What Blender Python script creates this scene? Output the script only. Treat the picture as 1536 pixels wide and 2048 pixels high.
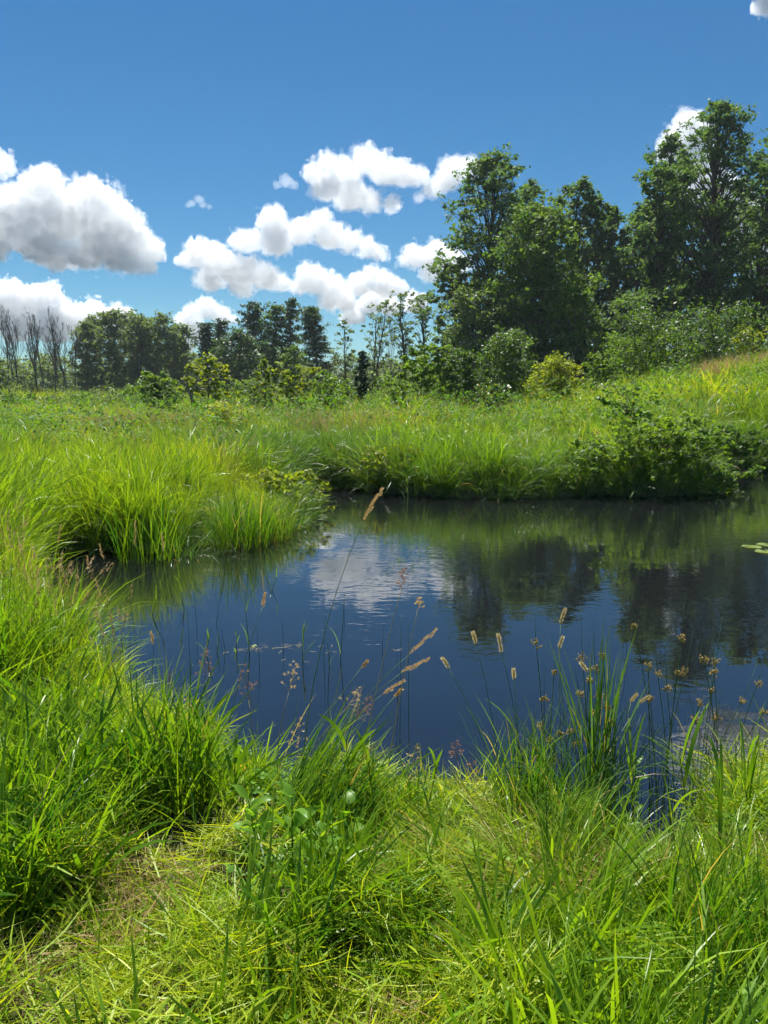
import bpy, math, random
import numpy as np
from mathutils import Vector, Matrix

SC = bpy.context.scene
for _o in list(bpy.data.objects):
    bpy.data.objects.remove(_o, do_unlink=True)
R = math.radians

# ------------------------------------------------------------------ camera
CAM_H = 1.9                       # eye above the pond surface (z = 0)
F = 1538.0                        # focal length in pixels of the 1536 x 2048 photograph
PITCH = math.atan(256.0 / F)      # camera looks a little down
cam_d = bpy.data.cameras.new('camera')
cam_d.sensor_fit = 'VERTICAL'
cam_d.angle = 2 * math.atan(1024.0 / F)
cam_d.clip_start = 0.05
cam_d.clip_end = 30000
cam = bpy.data.objects.new('camera', cam_d)
SC.collection.objects.link(cam)
cam.location = (0, 0, CAM_H)
cam.rotation_euler = (R(90) - PITCH, 0, 0)
SC.camera = cam

# ------------------------------------------------------------------ sky, sun, exposure
SUN_EL, SUN_AZ = R(57), R(-14)    # azimuth from +Y, negative = to the left
world = bpy.data.worlds.new('World')
SC.world = world
world.use_nodes = True
wn = world.node_tree
bg = wn.nodes['Background']
sky = wn.nodes.new('ShaderNodeTexSky')
sky.sky_type = 'NISHITA'
sky.sun_disc = False
sky.sun_elevation = SUN_EL
sky.sun_rotation = SUN_AZ
sky.altitude = 100
sky.air_density = 0.9
sky.dust_density = 0.0
sky.ozone_density = 2
hs = wn.nodes.new('ShaderNodeHueSaturation')
hs.inputs['Hue'].default_value = 0.5
hs.inputs['Saturation'].default_value = 1.36
gm = wn.nodes.new('ShaderNodeGamma')
gm.inputs['Gamma'].default_value = 0.8
wn.links.new(sky.outputs[0], gm.inputs['Color'])
wn.links.new(gm.outputs[0], hs.inputs['Color'])
wb = wn.nodes.new('ShaderNodeMix')             # white balance of the picture's sky
wb.data_type = 'RGBA'; wb.blend_type = 'MULTIPLY'; wb.inputs[0].default_value = 1.0
wb.inputs[7].default_value = (0.53, 0.865, 1.0, 1)
wn.links.new(hs.outputs[0], wb.inputs[6])
wn.links.new(wb.outputs[2], bg.inputs['Color'])
bg.inputs['Strength'].default_value = 0.055

sun_d = bpy.data.lights.new('sun', 'SUN')
sun_d.energy = 4.5
sun_d.angle = R(0.53)
sun_d.color = (1.0, 0.955, 0.88)
sun = bpy.data.objects.new('sun', sun_d)
SC.collection.objects.link(sun)
SUN_DIR = Vector((math.sin(SUN_AZ) * math.cos(SUN_EL), math.cos(SUN_AZ) * math.cos(SUN_EL), math.sin(SUN_EL)))
sun.rotation_euler = SUN_DIR.to_track_quat('Z', 'Y').to_euler()

SC.view_settings.view_transform = 'Standard'
SC.view_settings.look = 'None'
SC.view_settings.exposure = 1.25
SC.view_settings.gamma = 1.0
SC.view_settings.use_curve_mapping = False
SC.cycles.max_bounces = 14
SC.cycles.diffuse_bounces = 2
SC.cycles.glossy_bounces = 2
SC.cycles.transmission_bounces = 3
SC.cycles.transparent_max_bounces = 8
SC.cycles.volume_bounces = 14
SC.cycles.adaptive_threshold = 0.03
SC.cycles.sample_clamp_indirect = 8.0

# ------------------------------------------------------------------ helpers
rng = np.random.default_rng(7)
CP, SP = math.cos(PITCH), math.sin(PITCH)


def ray(px, py):
    """direction through a pixel of the photograph (1536 x 2048)"""
    u, v = (px - 768.0) / F, (1024.0 - py) / F
    return np.array([u, CP + v * SP, -SP + v * CP])


def on_z(px, py, z=0.0):
    d = ray(px, py)
    t = (z - CAM_H) / d[2]
    return np.array([d[0] * t, d[1] * t, z])


def at_y(px, py, y):
    d = ray(px, py)
    t = y / d[1]
    return np.array([d[0] * t, y, CAM_H + d[2] * t])


def col_link(o):
    SC.collection.objects.link(o)
    return o


def tag(o, label=None, cat=None, group=None, kind=None):
    if label: o['label'] = label
    if cat: o['category'] = cat
    if group: o['group'] = group
    if kind: o['kind'] = kind
    return o


def empty(name, loc=(0, 0, 0), rz=0.0):
    o = bpy.data.objects.new(name, None)
    o.empty_display_size = 0.1
    o.location = loc
    o.rotation_euler = (0, 0, rz)
    return col_link(o)


def np_mesh(name, verts, faces, uv=None, smooth=False, mat_idx=None):
    """verts (N,3); faces: list of int arrays, each (M,k); uv: per-vertex (N,2)"""
    me = bpy.data.meshes.new(name)
    verts = np.asarray(verts, np.float32)
    me.vertices.add(len(verts))
    me.vertices.foreach_set('co', verts.ravel())
    if not isinstance(faces, (list, tuple)):
        faces = [faces]
    faces = [np.asarray(f, np.int32) for f in faces if len(f)]
    nl = sum(f.size for f in faces)
    npoly = sum(len(f) for f in faces)
    if npoly:
        me.loops.add(nl)
        li = np.concatenate([f.ravel() for f in faces])
        me.loops.foreach_set('vertex_index', li)
        me.polygons.add(npoly)
        tot = np.concatenate([np.full(len(f), f.shape[1], np.int32) for f in faces])
        st = np.concatenate([[0], np.cumsum(tot)[:-1]]).astype(np.int32)
        me.polygons.foreach_set('loop_start', st)
        if mat_idx is not None:
            me.polygons.foreach_set('material_index', np.asarray(mat_idx, np.int32))
        if smooth:
            me.polygons.foreach_set('use_smooth', np.ones(npoly, bool))
        if uv is not None:
            ul = me.uv_layers.new(name='UVMap')
            ul.data.foreach_set('uv', np.asarray(uv, np.float32)[li].ravel())
    me.update(calc_edges=True)
    me.validate()
    return me


def mobj(name, me, mat=None, parent=None, loc=None):
    if mat is not None:
        for m in (mat if isinstance(mat, (list, tuple)) else [mat]):
            me.materials.append(m)
    o = bpy.data.objects.new(name, me)
    if loc is not None: o.location = loc
    if parent is not None: o.parent = parent
    return col_link(o)


class Geo:
    """collects verts / quads / tris / uv as numpy blocks"""
    def __init__(s):
        s.v, s.q, s.t, s.uv, s.n = [], [], [], [], 0

    def add(s, v, q=None, t=None, uv=None):
        v = np.asarray(v, float).reshape(-1, 3)
        if q is not None and len(q): s.q.append(np.asarray(q) + s.n)
        if t is not None and len(t): s.t.append(np.asarray(t) + s.n)
        s.v.append(v)
        s.uv.append(np.zeros((len(v), 2)) if uv is None else np.asarray(uv, float))
        s.n += len(v)

    def mesh(s, name, smooth=False):
        f = []
        if s.q: f.append(np.concatenate(s.q))
        if s.t: f.append(np.concatenate(s.t))
        return np_mesh(name, np.concatenate(s.v), f, np.concatenate(s.uv), smooth)

    def tube(s, pts, rad, sides=5, cap=True):
        pts = np.asarray(pts, float); k = len(pts)
        rad = np.broadcast_to(np.asarray(rad, float), (k,))
        tan = np.gradient(pts, axis=0)
        tan /= np.linalg.norm(tan, axis=1)[:, None] + 1e-9
        ref = np.array([0.0, 0, 1]) if abs(tan[:, 2]).mean() < 0.8 else np.array([1.0, 0, 0])
        a = np.cross(tan, ref); a /= np.linalg.norm(a, axis=1)[:, None] + 1e-9
        b = np.cross(tan, a)
        th = np.arange(sides) * 2 * math.pi / sides
        ring = (a[:, None] * np.cos(th)[None, :, None] + b[:, None] * np.sin(th)[None, :, None]) * rad[:, None, None]
        v = (pts[:, None] + ring).reshape(-1, 3)
        i = np.arange(k - 1)[:, None] * sides + np.arange(sides)[None]
        j = np.arange(k - 1)[:, None] * sides + (np.arange(sides)[None] + 1) % sides
        q = np.stack([i, j, j + sides, i + sides], -1).reshape(-1, 4)
        uv = np.stack([np.tile(th / 6.283, k), np.repeat(np.linspace(0, 1, k), sides)], 1)
        t = None
        if cap and sides >= 3:
            e = (k - 1) * sides
            t = [[e, e + m, e + m + 1] for m in range(1, sides - 1)]
        s.add(v, q, t, uv)


def vnoise(shape, cells, g):
    """3-D value noise on a grid by trilinear upsampling of random lattices"""
    lat = g.random([c + 2 for c in cells])
    out = lat
    for ax in range(3):
        x = np.linspace(0, cells[ax], shape[ax])
        i = np.floor(x).astype(int); f = x - i
        f = f * f * (3 - 2 * f)
        sh = [1, 1, 1]; sh[ax] = -1
        f = f.reshape(sh)
        out = np.take(out, i, ax) * (1 - f) + np.take(out, i + 1, ax) * f
    return out - 0.5


_lat2 = rng.random((64, 64))


def noise2(x, y, scale=1.0, seed=0):
    x = np.asarray(x, float) / scale + seed * 17.3; y = np.asarray(y, float) / scale + seed * 7.7
    i = np.floor(x).astype(int); j = np.floor(y).astype(int)
    fx, fy = x - i, y - j
    fx = fx * fx * (3 - 2 * fx); fy = fy * fy * (3 - 2 * fy)
    L = lambda a, b: _lat2[a % 64, b % 64]
    return (L(i, j) * (1 - fx) + L(i + 1, j) * fx) * (1 - fy) + (L(i, j + 1) * (1 - fx) + L(i + 1, j + 1) * fx) * fy


# node shortcuts
def new_mat(name):
    m = bpy.data.materials.new(name)
    m.use_nodes = True
    m.node_tree.nodes.clear()
    out = m.node_tree.nodes.new('ShaderNodeOutputMaterial')
    return m, m.node_tree, out


def N(t, kind, **kw):
    n = t.nodes.new(kind)
    for k, v in kw.items():
        if k.startswith('i_'):
            n.inputs[k[2:].replace('_', ' ')].default_value = v
        else:
            setattr(n, k, v)
    return n
# ------------------------------------------------------------------ lie of the land
POND = np.array([(-3.75, 8.0), (-3.75, 8.6), (-2.75, 8.8), (-2.5, 9.0), (-2.42, 9.7), (-2.22, 9.75), (-2.1, 9.15), (-1.9, 9.1), (-1.47, 9.35), (-1.28, 10.2), (-1.15, 11.1),
                 (-1.3, 11.9), (-1.9, 13.2), (-1.4, 14.2), (-0.5, 14.3), (-0.07, 13.5), (0.71, 13.1), (1.96, 12.9),
                 (3.75, 13.2), (4.57, 13.1), (5.53, 13.4), (6.6, 15.6), (8.7, 17.3), (12.5, 18.5), (16, 15), (15, 9),
                 (10, 5.6), (5, 4.0), (2.9, 3.62), (1.87, 3.4), (1.5, 3.2), (1.22, 2.78), (1.0, 2.8), (0.84, 3.05), (0.62, 3.2), (0.45, 3.12), (0.26, 2.98),
                 (-0.04, 3.08), (-0.36, 3.22), (-0.76, 3.5), (-1.38, 4.1), (-2.02, 4.75), (-2.75, 5.8), (-3.5, 7.2)])


def inside(poly, x, y):
    x = np.asarray(x, float); y = np.asarray(y, float)
    r = np.zeros(x.shape, bool)
    a = poly; b = np.roll(poly, -1, 0)
    for (x0, y0), (x1, y1) in zip(a, b):
        c = ((y0 > y) != (y1 > y)) & (x < (x1 - x0) * (y - y0) / (y1 - y0 + 1e-12) + x0)
        r ^= c
    return r


def sdist(poly, x, y):
    """distance to the outline, positive outside"""
    x = np.asarray(x, float); y = np.asarray(y, float)
    d = np.full(x.shape, 1e9)
    a = poly; b = np.roll(poly, -1, 0)
    for (x0, y0), (x1, y1) in zip(a, b):
        ex, ey = x1 - x0, y1 - y0
        t = np.clip(((x - x0) * ex + (y - y0) * ey) / (ex * ex + ey * ey), 0, 1)
        d = np.minimum(d, np.hypot(x - x0 - t * ex, y - y0 - t * ey))
    return np.where(inside(poly, x, y), -d, d)


def S(t):
    t = np.clip(t, 0, 1)
    return t * t * (3 - 2 * t)


def land(x, y, sd=None):
    x = np.asarray(x, float); y = np.asarray(y, float)
    if sd is None: sd = sdist(POND, x, y)
    yy = np.maximum(y, 1.0)
    h = 0.26 + 0.05 * (noise2(x, y, 1.3, 1) - 0.5) + 0.25 * (noise2(x, y, 7.0, 2) - 0.5) * S((y - 6) / 10)
    h = h + 0.38 * S((y - 12) / 11) * S((x / yy + 0.16) / 0.26)
    h = h + 1.5 * S((x - 0.14 * yy - 0.5) / (0.40 * yy)) * S((y - 14) / 13)
    h = h - 0.12 * S((y - 12) / 20) * S((-x / yy) / 0.2)
    bank = 1 - np.exp(-np.maximum(sd, 0) / 0.22)
    wet = -np.clip(-sd * 0.55, 0, 0.9)
    return np.where(sd > 0, h * bank + 0.02, wet)


ring = np.concatenate([[0.05], np.geomspace(0.4, 40, 150), np.geomspace(42, 430, 30)])
ang = np.concatenate([np.linspace(-40, 40, 181), np.linspace(43, 317, 60)]) * math.pi / 180
A_, R_ = np.meshgrid(ang, ring)
gx, gy = R_ * np.sin(A_), R_ * np.cos(A_)
gz = land(gx, gy)
nr, na = gx.shape
ii = (np.arange(nr - 1)[:, None] * na + np.arange(na)[None])
jj = (np.arange(nr - 1)[:, None] * na + (np.arange(na)[None] + 1) % na)
gq = np.stack([ii, ii + na, jj + na, jj], -1).reshape(-1, 4)
ground_me = np_mesh('ground', np.stack([gx, gy, gz], -1).reshape(-1, 3), gq[:, ::-1], smooth=True)

m_soil, t, out = new_mat('damp_soil_and_litter')
p = N(t, 'ShaderNodeBsdfPrincipled', i_Roughness=0.95)
geo = N(t, 'ShaderNodeNewGeometry')
n1 = N(t, 'ShaderNodeTexNoise', i_Scale=2.3, i_Detail=6.0)
n2 = N(t, 'ShaderNodeTexNoise', i_Scale=60.0, i_Detail=4.0)
rp = N(t, 'ShaderNodeValToRGB')
rp.color_ramp.elements[0].position = 0.35; rp.color_ramp.elements[0].color = (0.035, 0.03, 0.012, 1)
rp.color_ramp.elements[1].position = 0.65; rp.color_ramp.elements[1].color = (0.07, 0.085, 0.022, 1)
mx = N(t, 'ShaderNodeMix', data_type='RGBA', i_Factor=0.35)
rp2 = N(t, 'ShaderNodeValToRGB')
rp2.color_ramp.elements[0].color = (0.02, 0.016, 0.008, 1); rp2.color_ramp.elements[1].color = (0.16, 0.15, 0.05, 1)
for n in (n1, n2): t.links.new(geo.outputs['Position'], n.inputs['Vector'])
t.links.new(n1.outputs[0], rp.inputs[0]); t.links.new(n2.outputs[0], rp2.inputs[0])
t.links.new(rp.outputs[0], mx.inputs[6]); t.links.new(rp2.outputs[0], mx.inputs[7])
t.links.new(mx.outputs[2], p.inputs['Base Color'])
bp = N(t, 'ShaderNodeBump', i_Strength=0.6, i_Distance=0.03)
t.links.new(n2.outputs[0], bp.inputs['Height']); t.links.new(bp.outputs[0], p.inputs['Normal'])
t.links.new(p.outputs[0], out.inputs[0])
ground = mobj('ground', ground_me, m_soil)
tag(ground, kind='structure')

# ------------------------------------------------------------------ pond water: dark peaty water with small wind ripples
m_water, t, out = new_mat('peaty_pond_water')
geo = N(t, 'ShaderNodeNewGeometry')
mp = N(t, 'ShaderNodeMapping'); mp.inputs['Scale'].default_value = (1.0, 1.7, 1.0)
mp.inputs['Rotation'].default_value = (0, 0, R(12))
t.links.new(geo.outputs['Position'], mp.inputs['Vector'])
w1 = N(t, 'ShaderNodeTexNoise', i_Scale=7.0, i_Detail=2.5, i_Roughness=0.5, i_Distortion=0.4)
w2 = N(t, 'ShaderNodeTexNoise', i_Scale=1.1, i_Detail=2.0)
calm = N(t, 'ShaderNodeTexNoise', i_Scale=0.33, i_Detail=2.0)
for n in (w1, w2): t.links.new(mp.outputs[0], n.inputs['Vector'])
t.links.new(geo.outputs['Position'], calm.inputs['Vector'])
cr = N(t, 'ShaderNodeMapRange'); cr.inputs[1].default_value = 0.38; cr.inputs[2].default_value = 0.62
cr.inputs[3].default_value = 0.08; cr.inputs[4].default_value = 1.0
t.links.new(calm.outputs[0], cr.inputs[0])
b1 = N(t, 'ShaderNodeBump', i_Distance=0.0026)
t.links.new(cr.outputs[0], b1.inputs['Strength']); t.links.new(w1.outputs[0], b1.inputs['Height'])
b2 = N(t, 'ShaderNodeBump', i_Strength=0.5, i_Distance=0.006)
t.links.new(w2.outputs[0], b2.inputs['Height']); t.links.new(b1.outputs[0], b2.inputs['Normal'])
p = N(t, 'ShaderNodeBsdfPrincipled', i_Roughness=0.015, i_IOR=1.9)
p.inputs['Base Color'].default_value = (0.006, 0.007, 0.008, 1)
t.links.new(b2.outputs[0], p.inputs['Normal'])
t.links.new(p.outputs[0], out.inputs[0])
nx = np.linspace(-6, 19, 26); ny = np.linspace(1.5, 21, 20)
X, Y = np.meshgrid(nx, ny)
k = len(nx)
i0 = (np.arange(len(ny) - 1)[:, None] * k + np.arange(k - 1)[None]).ravel()
water = mobj('water', np_mesh('water', np.stack([X, Y, X * 0], -1).reshape(-1, 3), np.stack([i0, i0 + 1, i0 + k + 1, i0 + k], 1)), m_water)
tag(water, kind='structure')
# ------------------------------------------------------------------ plant materials
def leaf_mat(name, a, b, trans=0.42, rough=0.45, spec=0.35, trans_gain=(1.6, 1.5, 0.45), tipmix=None, hue_noise=None, vary=0.45, straw=0.0):
    """leaf: a / b are the two ends of the natural colour variation between leaves"""
    m, t, out = new_mat(name)
    geo = N(t, 'ShaderNodeNewGeometry')
    att = N(t, 'ShaderNodeAttribute', attribute_type='INSTANCER', attribute_name='tint')
    ma = N(t, 'ShaderNodeMath', operation='MULTIPLY'); ma.inputs[1].default_value = vary
    t.links.new(geo.outputs['Random Per Island'], ma.inputs[0])
    mb = N(t, 'ShaderNodeMath', operation='MULTIPLY_ADD'); mb.inputs[1].default_value = 1.1 - vary
    t.links.new(att.outputs['Fac'], mb.inputs[0]); t.links.new(ma.outputs[0], mb.inputs[2])
    fac = mb.outputs[0]
    if hue_noise:
        nz = N(t, 'ShaderNodeTexNoise', i_Scale=hue_noise, i_Detail=2.0)
        oi = N(t, 'ShaderNodeObjectInfo')
        add = N(t, 'ShaderNodeVectorMath', operation='ADD')
        t.links.new(geo.outputs['Position'], add.inputs[0]); t.links.new(oi.outputs['Random'], add.inputs[1])
        t.links.new(add.outputs[0], nz.inputs['Vector'])
        mr = N(t, 'ShaderNodeMapRange'); mr.inputs[1].default_value = 0.3; mr.inputs[2].default_value = 0.7
        mr.inputs[3].default_value = 0.0; mr.inputs[4].default_value = 0.6
        t.links.new(nz.outputs[0], mr.inputs[0])
        ad = N(t, 'ShaderNodeMath', operation='ADD')
        t.links.new(fac, ad.inputs[0]); t.links.new(mr.outputs[0], ad.inputs[1]); fac = ad.outputs[0]
    mix = N(t, 'ShaderNodeMix', data_type='RGBA')
    mix.inputs[6].default_value = (*a, 1); mix.inputs[7].default_value = (*b, 1)
    t.links.new(fac, mix.inputs[0])
    colr = mix.outputs[2]
    if tipmix:                                   # dead tips / pale sheaths along the blade
        uv = N(t, 'ShaderNodeUVMap'); sp = N(t, 'ShaderNodeSeparateXYZ')
        t.links.new(uv.outputs[0], sp.inputs[0])
        rp = N(t, 'ShaderNodeValToRGB')
        e = rp.color_ramp.elements
        e[0].position = 0.0; e[0].color = (0.55, 0.55, 0.55, 1)
        e[1].position = 0.3; e[1].color = (0, 0, 0, 1)
        e2 = rp.color_ramp.elements.new(0.86); e2.color = (0, 0, 0, 1)
        e3 = rp.color_ramp.elements.new(1.0); e3.color = (0.5, 0.5, 0.5, 1)
        t.links.new(sp.outputs['Y'], rp.inputs[0])
        m2 = N(t, 'ShaderNodeMix', data_type='RGBA'); m2.inputs[7].default_value = (*tipmix, 1)
        t.links.new(rp.outputs[0], m2.inputs[0]); t.links.new(colr, m2.inputs[6]); colr = m2.outputs[2]
    if straw:                                    # a share of dead straw-coloured blades
        fr = N(t, 'ShaderNodeMath', operation='MULTIPLY'); fr.inputs[1].default_value = 37.17
        t.links.new(geo.outputs['Random Per Island'], fr.inputs[0])
        f2 = N(t, 'ShaderNodeMath', operation='FRACT'); t.links.new(fr.outputs[0], f2.inputs[0])
        gt = N(t, 'ShaderNodeMath', operation='LESS_THAN'); gt.inputs[1].default_value = straw
        t.links.new(f2.outputs[0], gt.inputs[0])
        m3 = N(t, 'ShaderNodeMix', data_type='RGBA'); m3.inputs[7].default_value = (0.40, 0.31, 0.12, 1)
        t.links.new(gt.outputs[0], m3.inputs[0]); t.links.new(colr, m3.inputs[6]); colr = m3.outputs[2]
    p = N(t, 'ShaderNodeBsdfPrincipled', i_Roughness=rough)
    p.inputs['Specular IOR Level'].default_value = spec
    t.links.new(colr, p.inputs['Base Color'])
    tr = N(t, 'ShaderNodeBsdfTranslucent')
    vm = N(t, 'ShaderNodeMix', data_type='RGBA', blend_type='MULTIPLY', i_Factor=1.0)
    vm.inputs[7].default_value = (*trans_gain, 1)
    t.links.new(colr, vm.inputs[6]); t.links.new(vm.outputs[2], tr.inputs['Color'])
    ms = N(t, 'ShaderNodeMixShader', i_Fac=trans)
    t.links.new(p.outputs[0], ms.inputs[1]); t.links.new(tr.outputs[0], ms.inputs[2])
    t.links.new(ms.outputs[0], out.inputs[0])
    return m


def bark_mat(name, a, b, scale=6.0):
    m, t, out = new_mat(name)
    tc = N(t, 'ShaderNodeTexCoord')
    mp = N(t, 'ShaderNodeMapping'); mp.inputs['Scale'].default_value = (1, 1, 0.25)
    n = N(t, 'ShaderNodeTexNoise', i_Scale=scale, i_Detail=5.0)
    t.links.new(tc.outputs['Object'], mp.inputs[0]); t.links.new(mp.outputs[0], n.inputs['Vector'])
    rp = N(t, 'ShaderNodeValToRGB')
    rp.color_ramp.elements[0].position = 0.35; rp.color_ramp.elements[0].color = (*a, 1)
    rp.color_ramp.elements[1].position = 0.65; rp.color_ramp.elements[1].color = (*b, 1)
    t.links.new(n.outputs[0], rp.inputs[0])
    p = N(t, 'ShaderNodeBsdfPrincipled', i_Roughness=0.9)
    t.links.new(rp.outputs[0], p.inputs['Base Color'])
    bp = N(t, 'ShaderNodeBump', i_Strength=0.7, i_Distance=0.02)
    t.links.new(n.outputs[0], bp.inputs['Height']); t.links.new(bp.outputs[0], p.inputs['Normal'])
    t.links.new(p.outputs[0], out.inputs[0])
    return m


def plain_mat(name, a, b=None, rough=0.6, scale=200.0, trans=0.0):
    return leaf_mat(name, a, b or a, trans=trans, rough=rough, spec=0.3, trans_gain=(1, 1, 1))


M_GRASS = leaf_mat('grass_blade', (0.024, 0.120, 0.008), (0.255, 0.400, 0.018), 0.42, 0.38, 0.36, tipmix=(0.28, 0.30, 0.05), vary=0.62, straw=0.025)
M_GRASS_Y = leaf_mat('grass_blade_yellow', (0.050, 0.175, 0.010), (0.35, 0.45, 0.028), 0.44, 0.40, 0.32, tipmix=(0.36, 0.34, 0.08), vary=0.62, straw=0.05)  # yellower green grass, its own leaf colour
M_SEDGE = leaf_mat('sedge_blade', (0.028, 0.095, 0.022), (0.14, 0.26, 0.05), 0.38, 0.40, 0.34, tipmix=(0.22, 0.22, 0.07), vary=0.62, straw=0.06)
M_MOWN = leaf_mat('cut_grass', (0.08, 0.24, 0.010), (0.46, 0.50, 0.035), 0.42, 0.45, 0.3, vary=0.6, straw=0.07)
M_DRY = leaf_mat('dry_grass', (0.32, 0.22, 0.09), (0.46, 0.36, 0.17), 0.35, 0.6, 0.2, trans_gain=(1.1, 1, 0.8))
M_HERB = leaf_mat('herb_leaf', (0.05, 0.18, 0.012), (0.20, 0.36, 0.025), 0.45, 0.55, 0.2, vary=0.6)
# ------------------------------------------------------------------ clouds: closed billowing bodies filled with scattering droplets
import openvdb


def cloud_mat(name, dens, aniso=0.3):
    m, t, out = new_mat(name)
    pv = N(t, 'ShaderNodeVolumePrincipled')
    pv.inputs['Color'].default_value = (0.93, 0.937, 0.947, 1)
    pv.inputs['Density'].default_value = dens
    pv.inputs['Anisotropy'].default_value = aniso
    t.links.new(pv.outputs[0], out.inputs['Volume'])
    m.cycles.homogeneous_volume = True
    return m


CM_DENSE = cloud_mat('cloud_droplets', 0.038)
CM_WISP = cloud_mat('cloud_wisp', 0.012)
CM_THIN = cloud_mat('cloud_droplets_thin', 0.016)


def cloud(label, blobs, dist=1500.0, mat=None, seed=0, rough=1.0, vox=2.4, flat=None):
    """blobs: (px, py, r) in photograph pixels, set on a dome at the given range in metres"""
    g = np.random.default_rng(seed)
    cx = np.mean([b[0] for b in blobs]); cy = np.mean([b[1] for b in blobs])
    base = ray(cx, cy); base /= np.linalg.norm(base)
    c0 = base * dist
    fwd = np.array([base[0], base[1], 0]); fwd /= np.linalg.norm(fwd)
    right = np.array([fwd[1], -fwd[0], 0])
    up = np.array([0, 0, 1.0])
    P, Rr = [], []
    for (px, py, r) in blobs:
        d = ray(px, py)
        k = np.linalg.norm(d)
        p = d * (dist / np.dot(d, fwd)) * (np.dot(base, fwd)) - c0
        rr = r / F * dist * (np.linalg.norm(ray(px, py)) ** -1) * 0.98
        loc = np.array([np.dot(p, right), g.normal(0, rr * 0.25), p[2]])
        P.append(loc); Rr.append(rr)
        for _ in range(3):                      # smaller puffs bulging out of the lobe
            dv = g.normal(size=3); dv[2] = abs(dv[2]) * 0.9 - 0.1; dv[1] *= 1.3
            dv /= np.linalg.norm(dv)
            P.append(loc + dv * rr * 0.7); Rr.append(rr * g.uniform(0.4, 0.6))
    P = np.array(P); Rr = np.array(Rr)
    pad = 10 * vox * 0.6 + Rr.max() * 0.25
    lo = (P - Rr[:, None]).min(0) - pad; hi = (P + Rr[:, None]).max(0) + pad
    n = np.ceil((hi - lo) / vox).astype(int) + 1
    fld = np.full(n, -1e3, np.float32)
    ax = [lo[i] + np.arange(n[i]) * vox for i in range(3)]
    for p, r in zip(P, Rr):
        sl, dd = [], []
        for i in range(3):
            a = max(0, int((p[i] - 1.9 * r - lo[i]) / vox)); b = min(n[i], int((p[i] + 1.9 * r - lo[i]) / vox) + 2)
            sl.append(slice(a, b)); dd.append(ax[i][a:b] - p[i])
        dz = np.where(dd[2] < 0, dd[2] * 1.5, dd[2])
        ds = np.sqrt(dd[0][:, None, None] ** 2 + dd[1][None, :, None] ** 2 + dz[None, None, :] ** 2)
        s = tuple(sl)
        fld[s] = np.maximum(fld[s], r - ds)
    rm = Rr.mean() * 1.3
    size = (n * vox)
    rm = min(rm, 42.0)
    for wl, amp, bil in ((rm * 1.6, 0.9, 0), (rm * 0.8, 0.70, 1), (rm * 0.42, 0.62, 1), (rm * 0.24, 0.50, 1), (rm * 0.14, 0.34, 1), (rm * 0.09, 0.22, 0)):
        if wl < 2.0 * vox: break
        cells = np.maximum(1, np.round(size / wl)).astype(int)
        nz = vnoise(n, cells, g)
        nz = 2.2 * np.abs(nz) - 0.16 if bil else nz      # billowy
        fld += (nz * amp * rm * rough).astype(np.float32)
    grid = openvdb.FloatGrid(-1e3)
    fld[0] = fld[-1] = -1e3; fld[:, 0] = fld[:, -1] = -1e3; fld[:, :, 0] = fld[:, :, -1] = -1e3
    fld = np.maximum(fld, -4 * vox)
    grid = openvdb.FloatGrid(float(-4 * vox))
    grid.copyFromArray(fld)
    pts, quads = grid.convertToQuads(isovalue=0.0)
    if len(quads) == 0: return None
    v = pts * vox + lo
    w = v[:, 0:1] * right + v[:, 1:2] * fwd + v[:, 2:3] * up
    me = np_mesh('cloud', w, quads[:, ::-1].astype(np.int32), smooth=True)
    o = mobj('cloud', me, mat or CM_DENSE, loc=c0 + np.array([0, 0, CAM_H]))
    if len(blobs) > 4:                           # thin torn fringe round the dense body
        st = 2 if min(n) > 8 else 1
        sub_ = fld[::st, ::st, ::st].copy()
        m_ = np.array(sub_.shape); vx = vox * st
        for wl, amp in ((rm * 0.5, 0.9), (rm * 0.25, 0.8)):
            sub_ += (vnoise(m_, np.maximum(1, np.round(m_ * vx / wl)).astype(int), g) * amp * rm).astype(np.float32) * (sub_ > -3.9 * vox)
        sub_[0] = sub_[-1] = -99; sub_[:, 0] = sub_[:, -1] = -99; sub_[:, :, 0] = sub_[:, :, -1] = -99
        gr = openvdb.FloatGrid(-99.0); gr.copyFromArray(sub_)
        pts, quads = gr.convertToQuads(isovalue=-2.2 * vox)
        if len(quads):
            v = pts * vx + lo
            w = v[:, 0:1] * right + v[:, 1:2] * fwd + v[:, 2:3] * up
            mobj('wisps', np_mesh('wisps', w, quads[:, ::-1].astype(np.int32), smooth=True), CM_WISP, o)
    tag(o, label, 'cloud', 'white cumulus clouds in the blue sky')
    return o


cloud('big white cloud with a long grey belly at the left edge of the sky',
      [(88, 382, 38), (40, 425, 40), (-20, 450, 46), (187, 412, 40), (130, 440, 52), (228, 452, 42), (268, 485, 34),
       (298, 500, 22), (240, 512, 28), (160, 515, 28), (60, 475, 42), (-20, 492, 36), (290, 530, 14), (110, 508, 30), (200, 492, 40), (80, 500, 36)], seed=11)
cloud('piece of white cloud cut by the left picture edge above the biggest cloud',
      [(-5, 328, 26), (-30, 330, 38), (15, 345, 13)], seed=12)
cloud('low bank of white cloud with a round knob above the bare dead trees',
      [(100, 600, 28), (60, 612, 33), (20, 605, 34), (-20, 610, 38), (140, 640, 33), (190, 640, 28), (230, 637, 20),
       (255, 650, 18), (100, 655, 36), (30, 655, 36), (175, 660, 25), (240, 665, 20)], seed=13, dist=2200, vox=2.4)
cloud('small flat-based cloud just above the dark spruces left of centre',
      [(415, 620, 20), (388, 630, 18), (442, 632, 18), (465, 638, 9), (365, 640, 12), (385, 668, 22), (370, 690, 20)], seed=14, dist=2000, vox=2.4)
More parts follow.
